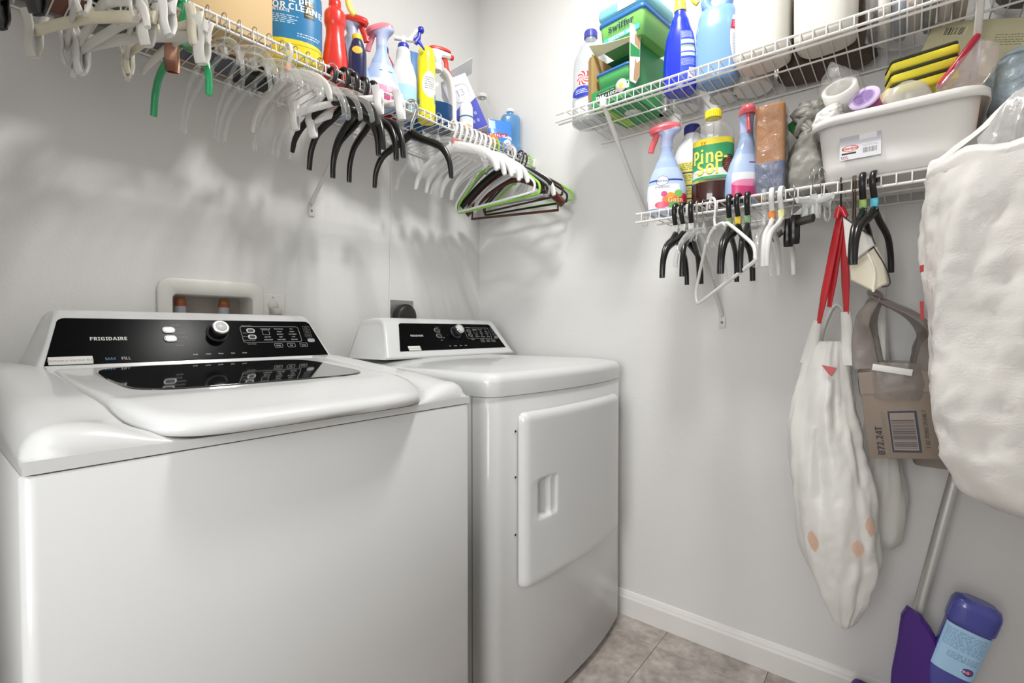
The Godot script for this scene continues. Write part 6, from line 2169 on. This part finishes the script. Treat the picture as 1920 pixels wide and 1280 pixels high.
# ---------------------------------------------------------------- bags, cloths and the mop
func build_bags() -> void:
	var t: Node3D
	var mb: MB
	var o: MeshInstance3D
	# white bag with red drawstrings
	t = thing("trash_bag", "long white plastic bag hanging by red drawstrings from the lower shelf", "bag", Vector3(-0.205, 0, 1.34))
	mb = MB.new()
	var secs := [[0.300, 0.010, 0.004, 2.0, 0.0, 0.030], [0.325, 0.034, 0.026, 2.0, 0.0, 0.026], [0.39, 0.062, 0.052, 2.0, 0.0, 0.024], [0.47, 0.074, 0.078, 2.1, 0.0, 0.018], [0.56, 0.078, 0.086, 2.1, 0.0, 0.008], [0.66, 0.072, 0.086, 2.1, 0.0, -0.006], [0.76, 0.060, 0.078, 2.0, 0.0, -0.018], [0.84, 0.046, 0.064, 2.0, 0.0, -0.020], [0.92, 0.034, 0.050, 2.0, 0.0, -0.016], [0.965, 0.026, 0.042, 2.0, 0.0, -0.012], [0.985, 0.020, 0.036, 2.0, 0.0, -0.010]]
	bag_skin(mb, secs, 72, 0.010, 31, 8.0, 0.005)
	var bagm := film("eeede8", 0.34, 0.96, 0.22, 3.0, "55544f")
	o = obj("bag_body", mb, bagm, t)
	# gathered loops that carry the red tape
	mb = MB.new()
	mb.tube(curve([Vector3(-0.01, 0.93, -0.052), Vector3(-0.015, 0.985, -0.042), Vector3(-0.03, 1.035, -0.030)], 5), [0.02, 0.018, 0.017, 0.016, 0.015, 0.014, 0.013, 0.012, 0.011, 0.010, 0.009], 12, 0.007, Vector3(1, 0, 0.2))
	obj("gathered_hem", mb, bagm, o)
	mb = MB.new()
	mb.tube(curve([Vector3(-0.01, 0.93, 0.026), Vector3(-0.015, 0.99, 0.028), Vector3(-0.03, 1.055, 0.024)], 5), [0.019, 0.017, 0.016, 0.015, 0.014, 0.014, 0.013, 0.012, 0.012, 0.011, 0.010], 12, 0.007, Vector3(1, 0, 0.2))
	obj("gathered_hem", mb, bagm, o)
	mb = MB.new()
	mb.tube(curve([Vector3(0.03, 0.95, -0.035), Vector3(0.02, 1.02, -0.022), Vector3(0.0, 1.072, 0.004), Vector3(0.02, 1.03, 0.024), Vector3(0.03, 0.95, 0.028)], 5), 0.004, 8, 0.02, Vector3(1, 0, 0))
	obj("back_hem", mb, bagm, o)
	mb = MB.new()
	var red := mat("c0202a", 0.3, {"coat": 0.3})
	for q in [[Vector3(-0.035, 1.028, -0.028), Vector3(-0.085, 1.268, 0.016)], [Vector3(-0.03, 1.066, -0.008), Vector3(-0.085, 1.268, 0.020)], [Vector3(-0.033, 1.048, 0.026), Vector3(-0.085, 1.268, 0.022)]]:
		var a: Vector3 = q[0]
		var b: Vector3 = q[1]
		mb.tube([a, a.lerp(b, 0.3), a.lerp(b, 0.7), b], [0.005, 0.0085, 0.0085, 0.007], 8, 0.0015, Vector3(1, 0, 0.3))
	mb.tube(curve([Vector3(-0.085, 1.262, 0.010), Vector3(-0.088, 1.284, 0.016), Vector3(-0.086, 1.262, 0.026)], 4), 0.007, 8)
	obj("drawstring", mb, red, t)
	mb = MB.new()
	mb.xf = T(Vector3(-0.046, 0.918, -0.004), 0, -90, 0)
	mb.prism(PackedVector2Array([Vector2(-0.016, 0.012), Vector2(0.014, 0.006), Vector2(0.004, -0.014), Vector2(-0.002, -0.008)]), 0.004, 0.001)
	obj("drawstring_end", mb, mat("c4525a", 0.4), t)
	# orange print showing through
	for q in [[0.575, -0.95, 0.018], [0.525, -0.55, 0.016], [0.52, 0.5, 0.02]]:
		mb = MB.new()
		for k in 1:
			mb.patch(secs, q[0] - q[2] * 1.2, q[0] + q[2] * 1.2, deg_to_rad(-90) - q[1] * 0.9 - 0.14, deg_to_rad(-90) - q[1] * 0.9 + 0.14, 0.009, 8, 8, 0.9)
		obj("orange_print", mb, mat("efb592", 0.5, {"alpha": 0.5}), o)
	t = thing("bag_hook", "dark twisted wire hook carrying the red drawstrings", "hook", Vector3(-0.305, 1.338, 1.358), 0.0)
	mb = MB.new()
	mb.tube(curve([Vector3(-0.004, -0.076, 0), Vector3(0.012, -0.070, 0), Vector3(0.006, -0.05, 0), Vector3(0.0, -0.03, 0), Vector3(0.010, -0.012, 0), Vector3(0.0, 0.008, 0), Vector3(-0.012, -0.004, 0)], 4), 0.0018, 6)
	obj("wire", mb, mat("2a2622", 0.4, {"metal": 0.6}), t)
	# another white bag close to the wall
	t = thing("white_bag", "small white plastic bag hanging at the wall behind the long one", "bag", Vector3(-0.075, 0, 1.425))
	mb = MB.new()
	bag_skin(mb, [[0.47, 0.02, 0.03, 2.0], [0.50, 0.045, 0.05, 2.0], [0.60, 0.055, 0.055, 2.0], [0.70, 0.05, 0.045, 2.0], [0.80, 0.03, 0.03, 2.0], [1.05, 0.008, 0.012, 2.0], [1.30, 0.004, 0.006, 2.0]], 40, 0.008, 37, 11.0, 0.004)
	obj("bag_body", mb, film("e4e2dd", 0.4, 0.96, 0.2, 4.0, "4a4945"), t)
	# grey bag with the carton in it
	t = thing("shipping_carton", "grey brown carton with barcode hanging inside the grey bag", "box", Vector3(-0.185, 0.815, 1.462), deg_to_rad(-86))
	t.rotation.z = deg_to_rad(7)
	mb = MB.new()
	mb.rbox(Vector3(0, 0.012, 0), Vector3(0.126, 0.192, 0.115), 0.002, 0.002, 1)
	var cb := obj("carton", mb, mat("938578", 0.75), t)
	var i := img(96, 160, "93857a")
	rect(i, 0.0, 0.0, 1.0, 1.0, "3a4052")
	rect(i, 0.07, 0.045, 0.86, 0.91, "9a8d82")
	bars(i, 0.1, 0.22, 0.8, 0.7, 24, false, "3a3d48", 4)
	mb = MB.new()
	mb.quad(Vector3(-0.020, -0.070, 0.0582), Vector3(0.030, -0.070, 0.0582), Vector3(0.030, 0.020, 0.0582), Vector3(-0.020, 0.020, 0.0582))
	obj("barcode", mb, tex_mat(i, 0.7), cb)
	var ink := mat("3f3c44", 0.7)
	txt(cb, "B72.24T", 0.0125, T(Vector3(-0.040, -0.045, 0.0582), 0, 0, 90), ink)
	i = img(16, 128, "938578")
	for k in 30:
		rect(i, 0.1 + 0.4 * (k % 2), 0.02 + 0.032 * k, 0.35, 0.022, "5a5458")
	mb = MB.new()
	mb.quad(Vector3(-0.032, -0.070, 0.0582), Vector3(-0.026, -0.070, 0.0582), Vector3(-0.026, 0.020, 0.0582), Vector3(-0.032, 0.020, 0.0582))
	obj("small_print", mb, tex_mat(i, 0.7), cb)
	txt(cb, "1 00 70982 05346 7", 0.0068, T(Vector3(0.042, -0.020, 0.0582), 0, 0, 90), ink, sans)
	mb = MB.new()
	mb.box(Vector3(0.0, 0.082, 0.0), Vector3(0.1275, 0.045, 0.1165))
	obj("fold_line", mb, mat("9a8c80", 0.75), cb)
	t = thing("grey_bag", "smoky grey plastic bag with looped handles around the carton", "bag", Vector3(-0.185, 0, 1.455))
	mb = MB.new()
	var gm := film("9c928b", 0.3, 0.6, 0.2, 4.0)
	bag_skin(mb, [[0.860, 0.062, 0.064, 3.4], [0.90, 0.064, 0.066, 3.4], [0.94, 0.06, 0.064, 3.0]], 44, 0.004, 41, 16.0, 0.003, false)
	o = obj("bag_body", mb, gm, t)
	mb = MB.new()
	for q in [[-0.055, -0.05], [-0.055, 0.055], [0.05, -0.045], [0.05, 0.05]]:
		mb.tube(curve([Vector3(q[0], 0.925, q[1]), Vector3(q[0] * 1.05, 0.99, q[1] * 1.15), Vector3(q[0] * 0.8 - 0.02, 1.04, q[1] * 0.9 - 0.012), Vector3(-0.05, 1.085, -0.035), Vector3(-0.06, 1.103, -0.040)], 5), [0.026, 0.025, 0.024, 0.023, 0.022, 0.021, 0.02, 0.02, 0.02, 0.02, 0.02, 0.019, 0.018, 0.017, 0.016, 0.014, 0.012, 0.010, 0.009, 0.008, 0.007], 12, 0.003, Vector3(q[0], 0.2, q[1] * 0.4))
	obj("handle_loops", mb, gm, o)
	mb = MB.new()
	mb.rbox(Vector3(-0.012, 0.908, 0.0), Vector3(0.08, 0.03, 0.075), 0.01)
	obj("brown_lining", mb, mat("5a3524", 0.6), o)
	mb = MB.new()
	mb.xf = T(Vector3(-0.068, 0.925, -0.004), 0, 90, 8)
	mb.rbox(Vector3.ZERO, Vector3(0.07, 0.014, 0.002), 0.004, 0.0005)
	obj("torn_paper", mb, mat("eeebe4", 0.6), o)
	mb = MB.new()
	mb.tube(curve([Vector3(-0.06, 1.098, -0.045), Vector3(-0.062, 1.112, -0.038), Vector3(-0.06, 1.1, -0.03)], 4), 0.003, 6)
	obj("tie", mb, mat("d9d6d0", 0.5), o)
	# second grey bag behind
	t = thing("taupe_bag", "taupe plastic bag behind the grey one, half hidden by the big bag", "bag", Vector3(-0.10, 0, 1.535))
	mb = MB.new()
	bag_skin(mb, [[0.70, 0.05, 0.045, 2.6], [0.74, 0.058, 0.055, 2.6], [0.88, 0.055, 0.055, 2.4], [0.98, 0.035, 0.048, 2.2], [1.06, 0.014, 0.03, 2.0, 0.0, 0.02], [1.14, 0.006, 0.008, 2.0, 0.0, 0.03]], 40, 0.007, 43, 12.0, 0.004)
	obj("bag_body", mb, film("8d857e", 0.4, 0.97, 0.2, 4.0), t)
	# folded white cloths on black wire
	t = thing("folded_cloth", "folded white cloth clipped below the lower shelf, upper one", "cloth", Vector3(-0.302, 1.255, 1.362), FACE_B)
	mb = MB.new()
	mb.prism(PackedVector2Array([Vector2(0.0, 0.005), Vector2(0.052, -0.045), Vector2(0.058, -0.062), Vector2(0.014, -0.100), Vector2(0.008, -0.08)]), 0.010, 0.003)
	o = obj("cloth", mb, mat("e6e3dd", 0.85), t)
	mb = MB.new()
	mb.tube([Vector3(0.0, 0.006, 0.005), Vector3(0.052, -0.044, 0.005), Vector3(0.0585, -0.062, 0.005)], 0.0012, 5)
	obj("dark_edge", mb, mat("3a3733", 0.6), o)
	t = thing("folded_cloth", "cream folded cloth hanging below the white one", "cloth", Vector3(-0.298, 1.155, 1.372), FACE_B)
	mb = MB.new()
	mb.prism(PackedVector2Array([Vector2(0.004, 0.0), Vector2(0.050, 0.036), Vector2(0.064, 0.0), Vector2(0.070, -0.045), Vector2(0.045, -0.060), Vector2(0.006, -0.034)]), 0.008, 0.003)
	o = obj("cloth", mb, mat("e4dcc8", 0.85), t)
	mb = MB.new()
	mb.tube(curve([Vector3(0.045, 0.034, 0.004), Vector3(0.066, -0.01, 0.006), Vector3(0.074, -0.046, 0.004), Vector3(0.060, -0.052, 0.002)], 4), 0.0013, 5)
	obj("elastic", mb, mat("2c2926", 0.5), o)
	mb = MB.new()
	mb.tube(curve([Vector3(0.036, 0.02, 0.005), Vector3(0.048, -0.02, 0.006), Vector3(0.046, -0.062, 0.004)], 4), 0.003, 6)
	obj("fold", mb, mat("efe9da", 0.85), o)
	t = thing("wire_loop", "brown wire loops hung on the rail above the folded cloths", "wire", Vector3(-0.305, 1.338, 1.384), PI)
	mb = MB.new()
	for k in 2:
		mb.tube(curve([Vector3(0.0, -0.10, 0.004 * k), Vector3(0.010, -0.05, 0.004 * k), Vector3(0.012, -0.01, 0.004 * k), Vector3(0.0, 0.008, 0.004 * k), Vector3(-0.012, -0.01, 0.004 * k), Vector3(-0.006, -0.06, 0.004 * k), Vector3(0.0, -0.10, 0.004 * k)], 4), 0.0015, 5)
	obj("wire", mb, mat("4a3b2c", 0.4), t)
	build_big_bag()
	build_mop()

# a bag as a loft of sections, with long vertical folds and small crumples
func bag_skin(mb: MB, secs: Array, n: int, fold: float, seed_: int, freq: float, crumple: float, caps := true) -> void:
	var n1 := FastNoiseLite.new()
	n1.seed = seed_
	n1.frequency = freq
	n1.fractal_octaves = 2
	var rings := []
	var ys := []
	for i in secs.size() - 1:
		var stp := maxi(2, int((secs[i + 1][0] - secs[i][0]) / 0.010))
		for k in stp:
			ys.append(lerpf(secs[i][0], secs[i + 1][0], float(k) / stp))
	ys.append(secs[-1][0])
	for y in ys:
		var s := MB.sec_at(secs, y)
		var ring := PackedVector3Array()
		for k in n:
			var a := TAU * k / n
			var p := MB.surf(secs, y, a)
			var d := Vector3(sin(a), 0, cos(a))
			var size: float = clampf(minf(s[1], s[2]) / 0.05, 0.15, 1.0)
			var f := n1.get_noise_3d(d.x * 0.20 + y * 0.12, y * 0.36, d.z * 0.20 - y * 0.1) * 1.5
			var c := absf(n1.get_noise_3d(p.x * 3.0 + 7.0, y * 2.2, p.z * 3.0))
			p += d * (f * fold * size - c * crumple * size)
			ring.append(p)
		rings.append(ring)
	mb.loft(rings, caps, caps)

func build_big_bag() -> void:
	var t := thing("big_white_bag", "huge white plastic bag stuffed with film at the right edge", "bag", Vector3(-0.475, 0, 1.683))
	var mb := MB.new()
	var secs := [[0.7183, 0.0372, 0.0468, 2.0], [0.7276, 0.093, 0.1029, 2.1], [0.7529, 0.1256, 0.1403, 2.2], [0.8136, 0.1442, 0.1702, 2.2], [0.9539, 0.1535, 0.1851, 2.2], [1.0942, 0.1535, 0.1917, 2.2], [1.2064, 0.1488, 0.1889, 2.2], [1.2671, 0.1395, 0.187, 2.2]]
	bag_skin(mb, secs, 90, 0.017, 51, 7.0, 0.010)
	var bm := film("ece9e4", 0.34, 0.98, 0.6, 1.7, "4a4945")
	var o := obj("bag_body", mb, bm, t)
	# the mouth: a drawn-up back edge rising towards the hook, leaving an opening in front
	mb = MB.new()
	var n := 60
	var low := PackedVector3Array()
	var mid := PackedVector3Array()
	var high := PackedVector3Array()
	var inn := PackedVector3Array()
	for k in n:
		var a := TAU * k / n
		var p := MB.surf(secs, 1.267, a)
		# the lip on the room side stays low, the far side is drawn up towards +z
		var back := smoothstep(-0.25, 0.55, sin(a))
		var rise := back * clampf(p.z + 0.19, 0.0, 0.4) * 0.95
		var w := 0.004 * sin(a * 7.0) + 0.003 * sin(a * 13.0 + 1.0)
		low.append(p * Vector3(0.985, 1, 0.985))
		mid.append(p + Vector3(-0.05 * back, 0.010 + rise * 0.6 + w, 0))
		high.append(p * Vector3(0.97, 1, 0.99) + Vector3(-0.09 * back, 0.022 + rise + w, 0))
		inn.append(p * Vector3(0.93, 1, 0.96) + Vector3(-0.09 * back, 0.012 + rise, 0))
	mb.loft([low, mid, high, inn], false, false)
	obj("bag_mouth", mb, bm, o)
	# film stuffed in the top
	for k in 4:
		var f := thing("film_wad", "crumpled clear film in the mouth of the big bag, %s" % ["front piece", "middle piece", "rear piece", "white corner piece"][k], "film", Vector3([-0.53, -0.47, -0.43, -0.52][k], 1.235, [1.61, 1.69, 1.76, 1.55][k]), k * 1.1)
		mb = MB.new()
		bag_skin(mb, [[0.0, 0.025, 0.03, 2.0], [0.03, 0.045, 0.045, 2.2], [0.08 + 0.02 * (k % 2), 0.046, 0.046, 2.2], [0.12 + 0.02 * (k % 2), 0.03, 0.03, 2.0], [0.14 + 0.02 * (k % 2), 0.01, 0.01, 2.0]] if k < 3 else [[0.0, 0.02, 0.02, 2.0], [0.03, 0.03, 0.03, 2.0], [0.055, 0.02, 0.022, 2.0], [0.065, 0.005, 0.005, 2.0]], 34, 0.020, 60 + k, 14.0, 0.012)
		obj("film_skin", mb, film(["c9c7c6", "d6d4d2", "b9b7b8", "e8e6e0"][k], 0.22, 0.75, 0.4, 5.0), f)
	# red print at the left edge
	mb = MB.new()
	for q in [[1.115, 0.012], [1.045, 0.03]]:
		mb.patch(secs, q[0] - q[1] / 2, q[0] + q[1] / 2, deg_to_rad(-168), deg_to_rad(-162), 0.0055, 2, 3)
	obj("red_print", mb, mat("b8303a", 0.5), o)

func build_mop() -> void:
	# broom handle leaning at the wall, with a purple pan clipped on, and a bottle hanging beside
	var t := thing("spray_mop", "silver mop pole with purple mop head leaning on the right wall", "mop", Vector3(-0.105, 0, 1.52))
	var mb := MB.new()
	mb.tube([Vector3(0.0, 0.30, -0.022), Vector3(0.062, 1.22, 0.150)], 0.0125, 16)
	obj("pole", mb, mat("c9c8c4", 0.4, {"metal": 0.5}), t)
	mb = MB.new()
	mb.xf = T(Vector3(-0.03, 0, 0), 0, -90, 0)
	mb.prism(PackedVector2Array([Vector2(-0.036, 0.362), Vector2(-0.010, 0.350), Vector2(0.008, 0.325), Vector2(0.045, 0.25), Vector2(0.062, 0.20), Vector2(0.060, 0.10), Vector2(-0.066, 0.10), Vector2(-0.062, 0.20), Vector2(-0.052, 0.275), Vector2(-0.050, 0.30), Vector2(-0.046, 0.34)]), 0.03, 0.006)
	obj("mop_cradle", mb, mat("47207e", 0.4), t)
	mb = MB.new()
	mb.xf = T(Vector3(-0.02, 0.062, -0.02), 14, 0, 0)
	mb.rbox(Vector3.ZERO, Vector3(0.12, 0.05, 0.26), 0.02, 0.012, 3)
	obj("mop_head", mb, mat("47207e", 0.45), t)
	mb = MB.new()
	mb.xf = T(Vector3(-0.02, 0.028, -0.02), 14, 0, 0)
	mb.rbox(Vector3.ZERO, Vector3(0.125, 0.018, 0.27), 0.02, 0.006, 3)
	obj("pad", mb, mat("d9d7e2", 0.9), t)
	t = thing("mop_refill_bottle", "blue violet refill bottle with pale blue label beside the mop pole", "bottle", Vector3(-0.135, 0.185, 1.545), deg_to_rad(-88))
	t.rotation.z = deg_to_rad(-15)
	t.scale = Vector3.ONE * 0.94
	var s := [[0.0, 0.020, 0.016, 2.4], [0.02, 0.030, 0.022, 2.6], [0.05, 0.038, 0.026, 3.0], [0.07, 0.041, 0.028, 3.2], [0.19, 0.043, 0.028, 3.2], [0.195, 0.046, 0.031, 3.2], [0.235, 0.046, 0.031, 3.2], [0.25, 0.041, 0.026, 3.0], [0.256, 0.03, 0.018, 2.6]]
	body(t, s, mat("4b4fa0", 0.22, {"coat": 0.4}), "bottle_body", 40)
	var i := img(128, 192, "a9cfee")
	fine(i, 0.12, 0.08, 0.76, 0.4, 12, "5f7fa8", 3)
	fine(i, 0.35, 0.55, 0.5, 0.14, 4, "6f8fb6", 5)
	disc(i, 0.68, 0.82, 0.13, 0.08, "3a4a92")
	disc(i, 0.68, 0.82, 0.08, 0.04, "c83a5a")
	label_on(t, s, 0.072, 0.188, -66, 66, tex_mat(i, 0.3, {"coat": 0.3}))
	txt_on(t, s, "P&G", 0.006, 0.092, deg_to_rad(14), mat("e8eef6", 0.5), sans_bold)
